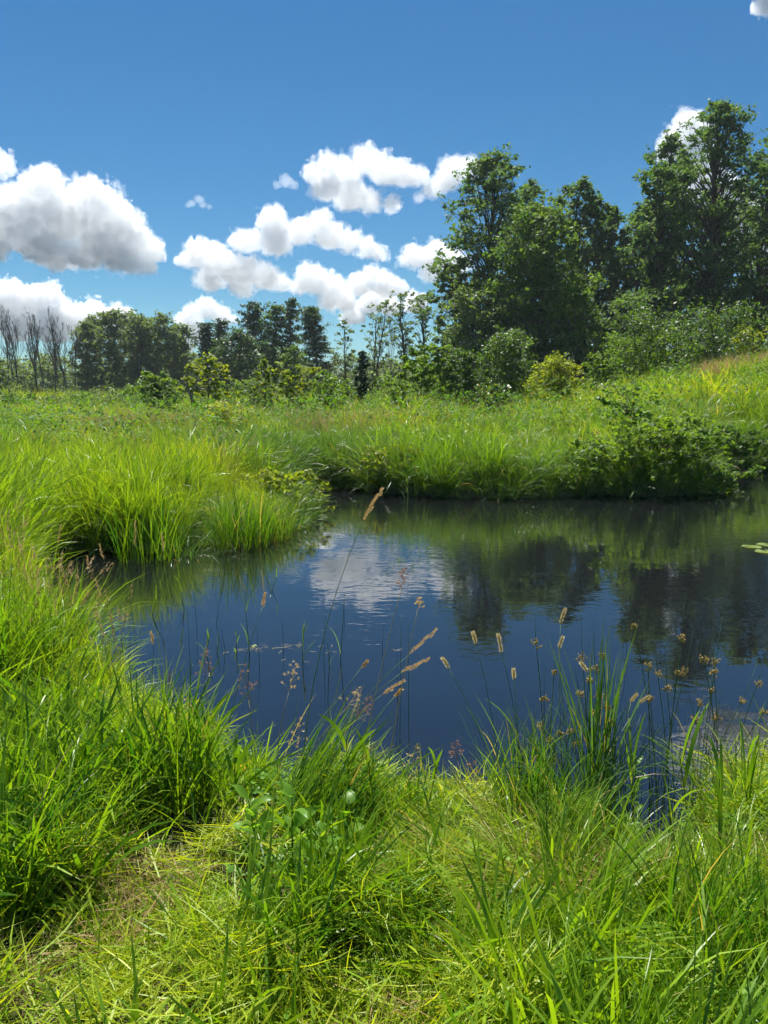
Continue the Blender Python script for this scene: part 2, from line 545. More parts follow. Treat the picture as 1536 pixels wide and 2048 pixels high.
cloud('left half of the long low cloud band, with a bulging left end',
      [(400, 513, 24), (375, 520, 14), (440, 530, 32), (480, 550, 33), (530, 558, 25), (420, 560, 24), (480, 575, 22), (560, 568, 18)], seed=15)
cloud('ragged right half of the long low cloud band above the distant trees',
      [(625, 565, 29), (598, 575, 18), (670, 580, 24), (720, 572, 25), (770, 575, 25), (800, 582, 12), (740, 548, 12),
       (690, 600, 22), (660, 605, 16)], seed=16, dist=1650)
cloud('middle cloud with a tall left tower and a tapering right tail',
      [(545, 443, 28), (500, 485, 24), (480, 487, 15), (550, 488, 31), (600, 470, 25), (640, 450, 24), (660, 475, 27),
       (700, 485, 21), (735, 502, 18), (760, 512, 10)], seed=17)
cloud('highest large cloud, right of centre, wide top and rounded base',
      [(660, 335, 24), (632, 355, 21), (690, 350, 27), (730, 330, 26), (770, 345, 28), (800, 350, 22), (828, 355, 16),
       (848, 357, 7), (700, 393, 32), (660, 383, 27), (740, 405, 23), (780, 412, 16)], seed=18)
cloud('tiny puff of cloud just left of the highest large cloud',
      [(572, 365, 13), (585, 372, 9), (556, 373, 7)], seed=19, mat=CM_THIN, vox=1.4)
cloud('slanting torn cloud touching the top of the left oak',
      [(905, 350, 26), (935, 345, 19), (890, 370, 22), (860, 385, 12), (840, 393, 7), (945, 330, 14)], seed=20, vox=2.4)
cloud('round cloud half hidden behind the left edge of the tall oaks',
      [(830, 515, 22), (870, 520, 29), (905, 525, 22), (810, 525, 11), (860, 548, 16), (925, 530, 16)], seed=21)
cloud('lowest pale cloud behind the thin half-bare trees',
      [(690, 605, 20), (740, 608, 24), (662, 612, 14), (780, 615, 18), (705, 632, 20), (830, 610, 22)], seed=22, dist=2300, vox=3.0)
cloud('narrow white cloud tower beside the tallest tree at right',
      [(1370, 262, 24), (1350, 288, 19), (1345, 308, 18), (1390, 290, 23), (1400, 330, 28), (1425, 380, 38), (1460, 440, 50), (1500, 500, 50)], seed=23)
cloud('scrap of cloud in the upper right corner of the sky',
      [(1525, 13, 10), (1550, 0, 22), (1600, -50, 55), (1540, -70, 45), (1660, -70, 60), (1490, -95, 30)], seed=24)
cloud('faint shred of cloud between the big left cloud and the centre clouds',
      [(398, 400, 8), (384, 408, 6), (376, 412, 4), (418, 414, 4), (405, 410, 6)], seed=25, mat=cloud_mat('cloud_droplets_faint', 0.008), vox=1.0)
# ------------------------------------------------------------------ trees and shrubs
M_BARK = bark_mat('grey_brown_bark', (0.035, 0.028, 0.022), (0.095, 0.08, 0.065))
M_BARK_PALE = bark_mat('weathered_grey_bark', (0.10, 0.085, 0.075), (0.22, 0.19, 0.17))
M_BARK_DEAD = bark_mat('dead_wood', (0.06, 0.05, 0.045), (0.14, 0.12, 0.11))
M_OAK = leaf_mat('oak_leaf', (0.044, 0.112, 0.048), (0.115, 0.200, 0.072), 0.42, 0.6, 0.16, hue_noise=0.35)
M_MAPLE = leaf_mat('maple_leaf', (0.050, 0.125, 0.032), (0.115, 0.195, 0.048), 0.44, 0.6, 0.16, hue_noise=0.35)
M_POPLAR = leaf_mat('poplar_leaf', (0.085, 0.145, 0.070), (0.15, 0.21, 0.10), 0.42, 0.6, 0.16, hue_noise=0.3)
M_SPRUCE = leaf_mat('spruce_needles', (0.022, 0.062, 0.030), (0.05, 0.10, 0.042), 0.28, 0.5, 0.3)
M_PINE = leaf_mat('pine_needles', (0.040, 0.095, 0.038), (0.08, 0.14, 0.05), 0.34, 0.5, 0.3)
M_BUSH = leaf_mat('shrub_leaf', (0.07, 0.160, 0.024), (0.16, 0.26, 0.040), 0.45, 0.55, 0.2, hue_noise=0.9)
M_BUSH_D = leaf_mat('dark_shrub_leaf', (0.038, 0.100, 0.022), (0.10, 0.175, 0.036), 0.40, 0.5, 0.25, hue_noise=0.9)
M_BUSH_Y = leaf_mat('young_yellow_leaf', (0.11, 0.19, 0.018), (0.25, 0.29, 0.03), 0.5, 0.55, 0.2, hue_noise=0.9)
M_WILLOW = leaf_mat('willow_leaf', (0.08, 0.155, 0.055), (0.15, 0.22, 0.08), 0.42, 0.55, 0.2, hue_noise=0.6)


def leaf_cards(g, cen, size, flat=0.55, up=0.5, aspect=0.55):
    """diamond leaves, one per centre"""
    n = len(cen)
    nrm = g.normal(size=(n, 3)); nrm[:, 2] += up * np.sign(nrm[:, 2] + 0.3) * 1.2
    nrm /= np.linalg.norm(nrm, axis=1)[:, None]
    d = g.normal(size=(n, 3)); d[:, 2] -= 0.25
    d -= nrm * (d * nrm).sum(1)[:, None]; d /= np.linalg.norm(d, axis=1)[:, None] + 1e-9
    s = np.cross(nrm, d)
    L = size * (0.5 + 1.1 * g.random(n) ** 1.5)[:, None]
    W = L * aspect * 0.5
    a = cen - d * L * 0.5; c = cen + d * L * 0.5
    b = cen + s * W - d * L * 0.06 + nrm * L * 0.08; e = cen - s * W - d * L * 0.06 + nrm * L * 0.08
    v = np.stack([a, b, c, e], 1).reshape(-1, 3)
    q = np.arange(n * 4).reshape(-1, 4)
    uv = np.tile([[0, 0], [1, .5], [.5, .6], [0, .5]], (n, 1))
    return v, q, uv


SHAPES = {
    'oak': lambda t: np.sqrt(np.clip(1 - (2 * t - 0.95) ** 2 * 0.95, 0.04, 1)) ** 1.0,
    'column': lambda t: np.clip(0.55 + 0.6 * np.sin(t * 2.6), 0, 1) * np.sqrt(np.clip(1.05 - t ** 3, 0.02, 1)),
    'cone': lambda t: np.clip(1.03 - t, 0.03, 1) ** 0.85,
    'round': lambda t: np.sqrt(np.clip(1 - (2 * t - 1) ** 2, 0.08, 1)),
    'dome': lambda t: np.sqrt(np.clip(1 - t ** 2, 0.05, 1)),
    'vase': lambda t: np.clip(0.3 + 0.75 * t, 0, 1) * np.sqrt(np.clip(1.02 - t ** 4, 0.05, 1)),
}


def tree(name, label, cat, group, x, y, top, hw, cb=0.25, shape='oak', leafm=None, barkm=None, n=46, per=120, leaf=0.22,
         seed=0, clump=0.30, trunk=0.018, lean=0.0, fork=0, flatc=0.6, inner=0.55, base_z=None, stems=1, aspect=0.6, branch_r=0.28):
    """top: height of the tip above the local ground, hw: crown half width (m), cb: crown base as a fraction of height"""
    g = np.random.default_rng(seed + 100)
    z0 = float(land(x, y)) if base_z is None else base_z
    root = empty(name, (x, y, z0 - 0.05), g.uniform(0, 6.28) * 0)
    tag(root, label, cat, group)
    B, Lf = Geo(), Geo()
    prof = SHAPES[shape]
    big = top > 5
    hw = hw * (1.3 if big else 1.12); n = int(n * (1.35 if big else 1.1)); leaf = leaf * 1.1; clump = clump * (1.0 if big else 1.05)
    # trunk(s)
    trunks = []
    for s in range(stems):
        tt = np.linspace(0, 1, 10)
        off = g.normal(0, 0.02 * top, 2) if stems > 1 else np.zeros(2)
        aim = np.array([lean * top, 0]) + (g.normal(0, hw * 0.4, 2) if stems > 1 else g.normal(0, 0.02 * top, 2))
        wob = np.cumsum(g.normal(0, 0.010 * top, (10, 2)), 0) * tt[:, None]
        pth = np.stack([off[0] + aim[0] * tt ** 1.3 + wob[:, 0], off[1] + aim[1] * tt ** 1.3 + wob[:, 1], tt * top * 0.93], 1)
        r0 = trunk * top / (stems ** 0.5)
        B.tube(pth, r0 * (1 - 0.9 * tt) * (1 + 0.5 * np.exp(-tt * 14)), 7)
        trunks.append(pth)
    tz = lambda p, t: np.array([np.interp(t, np.linspace(0, 0.93, 10), p[:, i]) for i in range(3)])
    # clumps with branches to them
    cen = []
    ga = 2.39996
    for i in range(n):
        u = (i + g.random()) / n
        t = cb + (1 - cb) * u ** 0.9
        rel = (t - cb) / (1 - cb)
        rm = hw * float(prof(rel))
        a = i * ga + g.normal(0, 0.5)
        rr = rm * (inner + (1 - inner) * math.sqrt(g.random())) * g.uniform(0.75, 1.08)
        if g.random() < 0.25: rr *= 0.4
        pth = trunks[i % stems]
        ax = tz(pth, min(t, 0.93))
        c = np.array([ax[0] + rr * math.cos(a), ax[1] + rr * math.sin(a), t * top - 0.12 * hw * (rr / (hw + 1e-6)) ** 2])
        tb = max(cb * 0.75, t - (0.10 + 0.22 * g.random()) * (1 - cb) - 0.25 * rr / top)
        if shape == 'cone': tb = min(0.93, t + 0.02)
        st = tz(pth, min(tb, 0.93))
        k = np.linspace(0, 1, 5)[:, None]
        mid = st * (1 - k) + c * k
        mid[:, 2] += np.sin(k[:, 0] * 3.14) * 0.08 * rr * (1 if shape != 'cone' else -0.5)
        mid[1:-1] += g.normal(0, 0.04 * rr + 0.01, (3, 3))
        br = trunk * top * branch_r * (1 - 0.6 * rel) + 0.004
        B.tube(mid, br * (1 - 0.8 * k[:, 0]), 3, cap=False)
        # twigs that carry the leaves
        cr = hw * clump * g.uniform(0.65, 1.25)
        cen.append((c, cr, mid))
    pts = []
    for (c, cr, mid) in cen:
        m = max(3, int(per * g.uniform(0.6, 1.3)))
        sub = c + g.normal(0, 1, (max(2, m // 14), 3)) * np.array([cr, cr, cr * flatc]) * 0.55
        pick = sub[g.integers(0, len(sub), m)]
        pts.append(pick + g.normal(0, 1, (m, 3)) * np.array([cr, cr, cr * flatc]) * 0.26)
        if per > 25:
            for s in sub[:3]:
                B.tube(np.stack([c * 0.6 + mid[3] * 0.4, (c + s) / 2 + g.normal(0, cr * .05, 3), s]), [0.018 * cr + .003, 0.012 * cr + .002, 0.002], 3, cap=False)
    pts = np.concatenate(pts)
    pts = pts[pts[:, 2] > 0.05]
    v, q, uv = leaf_cards(g, pts, leaf, aspect=aspect)
    Lf.add(v, q, uv=uv)
    mobj('trunk', B.mesh('trunk', smooth=True), barkm or M_BARK, root)
    mobj('crown', Lf.mesh('crown'), leafm or M_OAK, root)
    return root


def bare_tree(label, x, y, top, seed, spread=0.3, lean=0.0, group=None, barkm=None, name='dead_tree', cat='dead tree', thick=0.011, levels=3):
    g = np.random.default_rng(seed + 500)
    root = empty(name, (x, y, float(land(x, y)) - 0.05))
    tag(root, label, cat, group)
    T, Bn, W = Geo(), Geo(), Geo()
    def grow(p, d, L, r, lev, G):
        k = 7 if lev == 0 else 5
        pts = [np.array(p, float)]; dd = np.array(d, float)
        for i in range(k):
            dd = dd + g.normal(0, 0.06 if lev == 0 else 0.12, 3) + np.array([0, 0, 0.05]); dd /= np.linalg.norm(dd)
            pts.append(pts[-1] + dd * L / k)
        pts = np.array(pts)
        G.tube(pts, np.linspace(r, r * 0.25 + 0.008, k + 1), 5 if lev == 0 else 3)
        if lev >= levels: return
        nb = (9, 5, 4)[lev] if lev < 3 else 3
        for _ in range(nb):
            u = g.uniform(0.3 if lev == 0 else 0.2, 0.97)
            q = np.array([np.interp(u, np.linspace(0, 1, k + 1), pts[:, i]) for i in range(3)])
            a = g.uniform(0, 6.283)
            nd = dd * 0.2 + np.array([math.cos(a) * spread, math.sin(a) * spread, 0.8]) + g.normal(0, 0.12, 3)
            nd /= np.linalg.norm(nd)
            grow(q, nd, L * (0.5 if lev == 0 else 0.48) * (1.15 - u * 0.6), r * (0.5 if lev == 0 else .55) * (1.1 - u * 0.6), lev + 1, Bn if lev == 0 else W)
    grow((0, 0, 0), (lean, 0, 1), top * 0.95, top * thick, 0, T)
    mobj('trunk', T.mesh('trunk', True), barkm or M_BARK_PALE, root)
    mobj('branches', Bn.mesh('branches', True), barkm or M_BARK_PALE, root)
    if W.n: tag(mobj('twigs', W.mesh('twigs'), barkm or M_BARK_PALE, root), kind='stuff')
    return root


def place(px, top_py, Y):
    p = at_y(px, top_py, Y)
    return p[0], Y, p[2] - float(land(p[0], Y))


def T(name, label, cat, group, px, top_py, hw_px, Y, **k):
    x, y, h = place(px, top_py, Y)
    return tree(name, label, cat, group, x, y, h, hw_px / F * Y, **k)


# bare dead trees at the left edge
DG = 'bare dead trees at the left edge'
for i, (px, ty, Y, ln, lb) in enumerate([
        (6, 648, 74, 0.05, 'bare dead tree standing at the very left edge of the picture'),
        (34, 640, 78, -0.12, 'bare dead tree leaning left, second from the left edge'),
        (58, 655, 72, 0.06, 'bare dead tree, third from the left edge'),
        (78, 650, 80, -0.03, 'straight bare dead tree, fourth from the left edge'),
        (100, 646, 76, 0.1, 'bare dead tree, fifth from the left edge'),
        (122, 655, 73, 0.12, 'bare dead tree leaning right, last but one before the leafy poplars'),
        (140, 668, 80, 0.02, 'bare dead tree right beside the first leafy poplar'),
        (20, 662, 84, 0.0, 'slim bare dead tree in the back row behind the second dead tree'),
        (68, 668, 86, 0.03, 'slim bare dead tree in the back row between the third and fourth dead trees'),
        (110, 672, 84, -0.03, 'slim bare dead tree in the back row behind the fifth dead tree')]):
    x, y, h = place(px, ty, Y)
    bare_tree(lb, x, y, h, 10 + i, 0.26, ln, DG, barkm=M_BARK_DEAD, thick=0.013)
T('leafy_tree', 'low leafy tree cut by the left picture edge in front of the dead trees', 'tree', None, -14, 715, 38, 60, cb=0.1, shape='round', leafm=M_POPLAR, n=26, per=90, leaf=0.24, seed=3)

# grey-green poplars
for (px, ty, hw, lb) in ((120, 715, 60, 'dull green thicket behind the bare dead trees'), (40, 725, 60, 'low thicket behind the leftmost dead trees'), (400, 700, 60, 'thicket between the poplars and the spruces'),
                         (570, 690, 60, 'thicket behind the spire-shaped tree'), (690, 715, 60, 'thicket behind the thin sparse tree'), (780, 722, 50, 'low thicket in the sky gap left of the oaks')):
    T('thicket', lb, 'thicket', 'thickets behind the middle-distance trees', px, ty, hw, 98, cb=0.02, shape='dome', leafm=M_POPLAR, n=40, per=75, leaf=0.34, seed=int(px) + 5, stems=4, trunk=0.01, clump=0.3)
PG = 'poplars left of centre'
for i, (px, ty, hw, Y, lb) in enumerate([
        (168, 645, 24, 88, 'poplar at the left end of the grey-green row, beside the dead trees'),
        (198, 634, 24, 92, 'poplar, second from the left in the grey-green row'),
        (226, 620, 26, 86, 'tallest poplar of the grey-green row left of centre'),
        (252, 622, 24, 93, 'poplar just right of the tallest one in the grey-green row'),
        (278, 634, 24, 87, 'poplar in the middle of the grey-green row, slightly lower top'),
        (304, 636, 24, 91, 'narrow poplar, third from the right end of the grey-green row'),
        (334, 630, 26, 87, 'poplar with an open twiggy crown near the right end of the row'),
        (364, 652, 24, 90, 'shortest poplar at the right end of the grey-green row')]):
    T('poplar', lb, 'tree', PG, px, ty, hw * 1.12, Y, cb=0.03, shape='column', leafm=M_POPLAR, n=72, per=72, leaf=0.26, seed=20 + i, clump=0.34, stems=1, trunk=0.014, inner=0.3)
# conifers and mixed trees, centre left
CG = 'trees in the middle distance'
T('spruce_tree', 'dark pointed spruce nearest the poplars', 'tree', CG, 408, 645, 26, 78, cb=0.04, shape='cone', leafm=M_SPRUCE, n=80, per=75, leaf=0.26, seed=31, clump=0.34, flatc=0.35, aspect=0.35)
T('spruce_tree', 'dark spruce with a broken double top, second from the poplars', 'tree', CG, 446, 640, 26, 84, cb=0.04, shape='cone', leafm=M_SPRUCE, n=80, per=75, leaf=0.26, seed=32, clump=0.36, flatc=0.35, aspect=0.35)
T('leafy_tree', 'broad olive-green tree in front of the spruces', 'tree', CG, 476, 668, 52, 70, cb=0.05, shape='dome', leafm=M_PINE, n=70, per=95, leaf=0.22, seed=33, clump=0.3)
T('leafy_tree', 'dark tree with a ragged crown rising behind the olive-green tree', 'tree', CG, 512, 608, 30, 82, cb=0.12, shape='column', leafm=M_SPRUCE, n=60, per=85, leaf=0.26, seed=34, clump=0.34)
T('leafy_tree', 'dark round-topped tree right of the ragged one', 'tree', CG, 546, 612, 28, 80, cb=0.2, shape='column', leafm=M_OAK, n=54, per=80, leaf=0.26, seed=35, clump=0.34)
T('spruce_tree', 'slim tall spire-shaped tree, the highest in the middle distance', 'tree', CG, 576, 597, 17, 79, cb=0.12, shape='column', leafm=M_PINE, n=56, per=55, leaf=0.24, seed=36, clump=0.42)
T('pine_tree', 'broad white pine with layered boughs standing by itself near the centre', 'tree', CG, 634, 617, 46, 72, cb=0.06, shape='cone', leafm=M_PINE, n=110, per=85, leaf=0.25, seed=37, clump=0.24, flatc=0.3, aspect=0.3, trunk=0.02)
T('leafy_tree', 'low green tree at the foot of the pine on its left', 'tree', CG, 590, 690, 30, 66, cb=0.05, shape='dome', leafm=M_MAPLE, n=30, per=80, leaf=0.2, seed=38)
T('thin_tree', 'thin sparse tree between the pine and the airy ash', 'tree', CG, 692, 634, 18, 70, cb=0.25, shape='column', leafm=M_POPLAR, n=26, per=22, leaf=0.22, seed=39, clump=0.34, trunk=0.014)
T('ash_tree', 'airy half-bare ash with upswept branches right of the pine', 'tree', CG, 738, 604, 32, 68, cb=0.22, shape='vase', leafm=M_POPLAR, n=60, per=22, leaf=0.2, seed=40, clump=0.2, trunk=0.016, stems=2)
T('thin_tree', 'sparse-leaved tree with a dark leaning trunk left of the oaks', 'tree', CG, 812, 582, 34, 58, cb=0.35, shape='vase', leafm=M_POPLAR, n=44, per=26, leaf=0.18, seed=41, clump=0.24, trunk=0.017, lean=-0.06)
T('thin_tree', 'sparse-leaved straight tree close against the left edge of the oaks', 'tree', CG, 852, 585, 24, 56, cb=0.35, shape='column', leafm=M_POPLAR, n=40, per=26, leaf=0.18, seed=42, clump=0.28, trunk=0.017)
x, y, h = place(783, 648, 66)
bare_tree('thin bare sapling pole standing in the sky gap left of the oaks', x, y, h, 77, 0.2, 0.0, None, levels=2, thick=0.007)

# the tall wood at right
OG = 'tall trees of the wood at right'
OK = dict(leafm=M_OAK, leaf=0.22, trunk=0.021, clump=0.165, inner=0.3)
T('oak_tree', 'tall oak at the left end of the wood with a ragged outline', 'tree', OG, 985, 314, 92, 54, cb=0.16, shape='oak', n=130, per=125, seed=51, **OK)
T('oak_tree', 'small dark oak bulging out low at the left corner of the wood', 'tree', OG, 915, 525, 55, 52, cb=0.12, shape='round', n=56, per=120, seed=52, **OK)
T('oak_tree', 'dark oak behind the light green maple, its top showing above', 'tree', OG, 1070, 368, 55, 60, cb=0.25, shape='oak', n=80, per=115, seed=53, **OK)
T('maple_tree', 'lighter green maple in front of the oaks in the middle of the wood', 'tree', OG, 1092, 415, 98, 47, cb=0.08, shape='dome', leafm=M_MAPLE, n=120, per=125, leaf=0.19, seed=54, clump=0.2, inner=0.4)
T('oak_tree', 'dark twin-topped oak, left of the gap in the wood', 'tree', OG, 1172, 365, 58, 56, cb=0.3, shape='oak', n=80, per=110, seed=55, **OK)
T('oak_tree', 'slender dark tree closing the gap beside the twin-topped oak', 'tree', OG, 1232, 415, 52, 60, cb=0.15, shape='oak', n=80, per=100, seed=56, **OK)
T('oak_tree', 'forked oak leaning left with a bare limb across the gap', 'tree', OG, 1320, 340, 66, 50, cb=0.32, shape='vase', n=84, per=105, seed=57, lean=-0.03, leafm=M_OAK, leaf=0.2, trunk=0.026, clump=0.165, inner=0.3)
T('oak_tree', 'dark oak just left of the tallest tree', 'tree', OG, 1385, 275, 62, 56, cb=0.28, shape='oak', n=90, per=105, seed=58, **OK)
T('oak_tree', 'tallest oak of the wood with dark trunk and open crown', 'tree', OG, 1462, 206, 88, 50, cb=0.3, shape='oak', n=120, per=105, seed=59, leafm=M_OAK, leaf=0.2, trunk=0.026, clump=0.16, inner=0.3)
T('oak_tree', 'dark oak at the right picture edge, second tallest', 'tree', OG, 1545, 262, 66, 54, cb=0.2, shape='oak', n=100, per=110, seed=60, **OK)
T('oak_tree', 'oak mostly cut off by the right picture edge', 'tree', OG, 1640, 240, 80, 52, cb=0.15, shape='oak', n=70, per=100, seed=61, **OK)
T('oak_tree', 'dark oak filling the wood right of the twin-topped oak', 'tree', OG, 1208, 392, 52, 57, cb=0.14, shape='oak', n=74, per=105, seed=162, **OK)
T('oak_tree', 'dark oak standing just left of the forked oak', 'tree', OG, 1268, 402, 50, 58, cb=0.14, shape='oak', n=74, per=105, seed=163, **OK)
for (px, ty, hw, lb) in ((1030, 420, 70, 'oak in the back row of the wood behind the ragged left oak'), (1130, 440, 60, 'oak in the back row showing between the maple and the twin-topped oak'),
                         (1258, 455, 60, 'low oak in the back row seen through the gap of the wood'), (1345, 430, 60, 'oak in the back row behind the forked oak'),
                         (1430, 400, 60, 'oak in the back row behind the tallest oak'), (1510, 380, 60, 'oak in the back row at the right edge')):
    T('oak_tree', lb, 'tree', OG, px, ty, hw, 72, cb=0.12, shape='oak', n=60, per=100, seed=int(px), **OK)
UG = 'undergrowth at the edge of the wood'
T('understory_tree', 'grey-green willow at the left foot of the wood', 'tree', UG, 950, 570, 62, 47, cb=0.03, shape='dome', leafm=M_WILLOW, n=62, per=105, leaf=0.17, seed=71, clump=0.27, stems=3)
T('understory_tree', 'shaded understory tree below the light green maple', 'tree', UG, 1060, 590, 60, 50, cb=0.03, shape='dome', leafm=M_OAK, n=52, per=100, leaf=0.19, seed=72, clump=0.28, stems=2)
T('understory_tree', 'understory tree with pale flat sprays right of the maple', 'tree', UG, 1180, 575, 62, 46, cb=0.05, shape='dome', leafm=M_MAPLE, n=50, per=95, leaf=0.18, seed=73, clump=0.28, stems=2)
T('understory_tree', 'shaded understory tree under the forked oak', 'tree', UG, 1270, 590, 62, 48, cb=0.03, shape='dome', leafm=M_OAK, n=54, per=100, leaf=0.19, seed=74, clump=0.28, stems=2)
T('understory_tree', 'dark understory tree beneath the tallest oak', 'tree', UG, 1390, 560, 75, 52, cb=0.03, shape='dome', leafm=M_OAK, n=56, per=105, leaf=0.2, seed=75, clump=0.28, stems=2)
T('understory_tree', 'dark understory tree at the right edge behind the big shrub', 'tree', UG, 1510, 540, 75, 54, cb=0.03, shape='dome', leafm=M_OAK, n=56, per=105, leaf=0.2, seed=76, clump=0.28, stems=2)

# shrubs in front of the wood
SG = 'shrubs in front of the wood'
BK = dict(cb=0.04, shape='dome', stems=4, trunk=0.012, clump=0.26, inner=0.3)
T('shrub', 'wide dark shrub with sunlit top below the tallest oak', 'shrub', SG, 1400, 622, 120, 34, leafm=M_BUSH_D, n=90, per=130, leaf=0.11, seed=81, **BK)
T('shrub', 'mid-green shrub forming the left shoulder of the widest shrub', 'shrub', SG, 1300, 668, 70, 33, leafm=M_BUSH, n=56, per=110, leaf=0.1, seed=82, **BK)
T('shrub', 'yellow-green shrub at the right edge beside the widest shrub', 'shrub', SG, 1502, 655, 42, 34, leafm=M_BUSH_Y, n=36, per=90, leaf=0.1, seed=83, **BK)
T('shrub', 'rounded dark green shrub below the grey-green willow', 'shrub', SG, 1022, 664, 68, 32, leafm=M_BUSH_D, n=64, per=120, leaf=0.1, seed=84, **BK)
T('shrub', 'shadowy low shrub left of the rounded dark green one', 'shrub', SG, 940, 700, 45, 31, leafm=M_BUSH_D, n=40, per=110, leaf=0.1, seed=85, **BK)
T('shrub', 'bright yellow-green bush in the grass in front of the wood', 'shrub', SG, 1112, 714, 56, 28, leafm=M_BUSH_Y, n=54, per=110, leaf=0.085, seed=86, **BK)
T('shrub', 'small bush beside the white-flowered shrub on its left', 'shrub', SG, 1190, 706, 26, 31, leafm=M_BUSH, n=26, per=80, leaf=0.09, seed=87, **BK)
wf = T('flowering_shrub', 'small shrub with white blossom at the foot of the wood', 'shrub', SG, 1216, 716, 26, 30, leafm=M_BUSH, n=26, per=70, leaf=0.09, seed=88, **BK)
m_white = plain_mat('white_petals', (0.75, 0.75, 0.70), (0.8, 0.8, 0.76), trans=0.3)
gg = np.random.default_rng(3)
cp = gg.normal(0, 1, (150, 3)) * np.array([0.26, 0.22, 0.16]) + np.array([0, -0.1, 0.72])
v_, q_, u_ = leaf_cards(gg, cp, 0.06, aspect=0.9)
mobj('blossom', np_mesh('blossom', v_, q_, u_), m_white, wf)

# saplings and bushes standing in the meadow
YG = 'young trees in the meadow'
SK = dict(cb=0.15, shape='column', stems=2, trunk=0.012, clump=0.22, inner=0.25)
T('sapling', 'young green tree rising from the meadow, leftmost of the saplings', 'young tree', YG, 322, 748, 40, 36, leafm=M_BUSH, n=40, per=80, leaf=0.13, seed=91, **SK)
T('sapling', 'bright leafy young tree with spreading layers left of centre', 'young tree', YG, 412, 712, 52, 33, leafm=M_BUSH_Y, n=56, per=48, leaf=0.13, seed=92, cb=0.18, shape='round', stems=1, trunk=0.014, clump=0.19, inner=0.3, flatc=0.4)
x, y, h = place(380, 738, 32)
bare_tree('dead grey stub of a trunk standing left of the bright leafy young tree', x, y, h, 78, 0.3, 0.02, None, name='dead_snag', levels=1, thick=0.03)
T('sapling', 'yellow-green slim sapling just left of the forked one', 'young tree', YG, 527, 720, 22, 38, leafm=M_BUSH_Y, n=26, per=70, leaf=0.13, seed=93, **SK)
T('sapling', 'forked yellow-green sapling with drooping leaves in the meadow centre', 'young tree', YG, 585, 728, 46, 31, leafm=M_BUSH_Y, n=44, per=42, leaf=0.13, seed=94, cb=0.3, shape='vase', stems=3, trunk=0.012, clump=0.18, inner=0.3)
T('conifer', 'small dark columnar cedar with a bright top at the meadow centre', 'conifer', None, 722, 703, 13, 34, cb=0.03, shape='column', leafm=M_SPRUCE, n=46, per=70, leaf=0.12, seed=95, clump=0.5, aspect=0.4)
T('sapling', 'light green young tree right of the dark cedar', 'young tree', YG, 828, 692, 36, 34, leafm=M_BUSH, n=44, per=70, leaf=0.13, seed=96, **SK)
T('sapling', 'light green young tree beside the shadowy low shrub', 'young tree', YG, 893, 694, 44, 32, leafm=M_BUSH, n=52, per=80, leaf=0.12, seed=97, **SK)
HG = 'bushes across the meadow'
for i, (px, ty, hw, Y, mt, lb) in enumerate([
        (30, 790, 45, 46, M_BUSH_D, 'dull green bush at the left edge beneath the dead trees'),
        (95, 792, 40, 44, M_WILLOW, 'pale bush, second from the left edge, beneath the dead trees'),
        (160, 788, 44, 47, M_BUSH, 'light green bush below the first poplar'),
        (215, 782, 44, 45, M_WILLOW, 'pale leafy bush below the middle of the poplar row'),
        (268, 772, 40, 43, M_BUSH, 'bush left of the leftmost meadow sapling'),
        (362, 775, 38, 42, M_WILLOW, 'pale bush behind the dead grey stub'),
        (462, 762, 40, 44, M_BUSH, 'bush right of the bright leafy young tree'),
        (520, 757, 42, 41, M_WILLOW, 'pale bush left of the forked sapling'),
        (655, 752, 48, 33, M_BUSH, 'airy green bush left of the dark cedar'),
        (700, 762, 34, 36, M_BUSH_D, 'low dark bush touching the dark cedar'),
        (770, 750, 40, 40, M_BUSH, 'low green bush in the sky gap right of the dark cedar'),
        (860, 745, 40, 38, M_BUSH, 'low bush between the two light green young trees'),
        (985, 768, 30, 24, M_SEDGE, 'dark upright weedy bush in the sloping grass'),
        (798, 765, 26, 26, M_BUSH, 'twiggy low bush near the middle of the far meadow')]):
    T('bush', lb, 'bush', HG, px, ty, hw, Y, leafm=mt, n=34, per=75, leaf=0.12 if Y > 30 else 0.08, seed=110 + i, cb=0.02, shape='dome', stems=4, trunk=0.01, clump=0.3, inner=0.3)
T('goldenrod_patch', 'low yellow patch of flowering weeds below the bright leafy young tree', 'weeds', None, 440, 806, 62, 24, leafm=leaf_mat('goldenrod', (0.22, 0.27, 0.012), (0.42, 0.38, 0.02), 0.45), n=46, per=90, leaf=0.06, seed=130, cb=0.05, shape='dome', stems=5, trunk=0.01, clump=0.24, inner=0.2)
# leafy bush hanging over the water at the right bend of the far bank
for i, (bx, by, hh, ww, mt, lf, lb) in enumerate([
        (4.55, 13.6, 1.05, 0.85, M_BUSH, 0.075, 'glossy-leaved bush overhanging the water at the far bank'),
        (5.2, 13.95, 1.2, 0.7, M_BUSH, 0.075, 'darker bush right of the overhanging glossy one'),
        (3.75, 13.55, 0.8, 0.65, M_BUSH, 0.07, 'low leafy fringe left of the overhanging glossy bush'),
        (6.1, 14.9, 1.0, 0.55, M_BUSH, 0.075, 'shaded bush in the bend of the far bank'),
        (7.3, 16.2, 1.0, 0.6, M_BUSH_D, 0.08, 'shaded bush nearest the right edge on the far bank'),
        (5.75, 13.75, 0.45, 0.55, M_BUSH, 0.07, 'small leafy sprig trailing onto the water in the bend')]):
    tree('bank_bush', lb, 'bush', 'leafy bushes along the far bank', bx, by, hh, ww, leafm=mt, n=60, per=52, leaf=lf, seed=140 + i * 7, cb=0.02, shape='dome', stems=6, trunk=0.012, clump=0.22, inner=0.25, base_z=max(0.03, float(land(bx, by)) - 0.1))
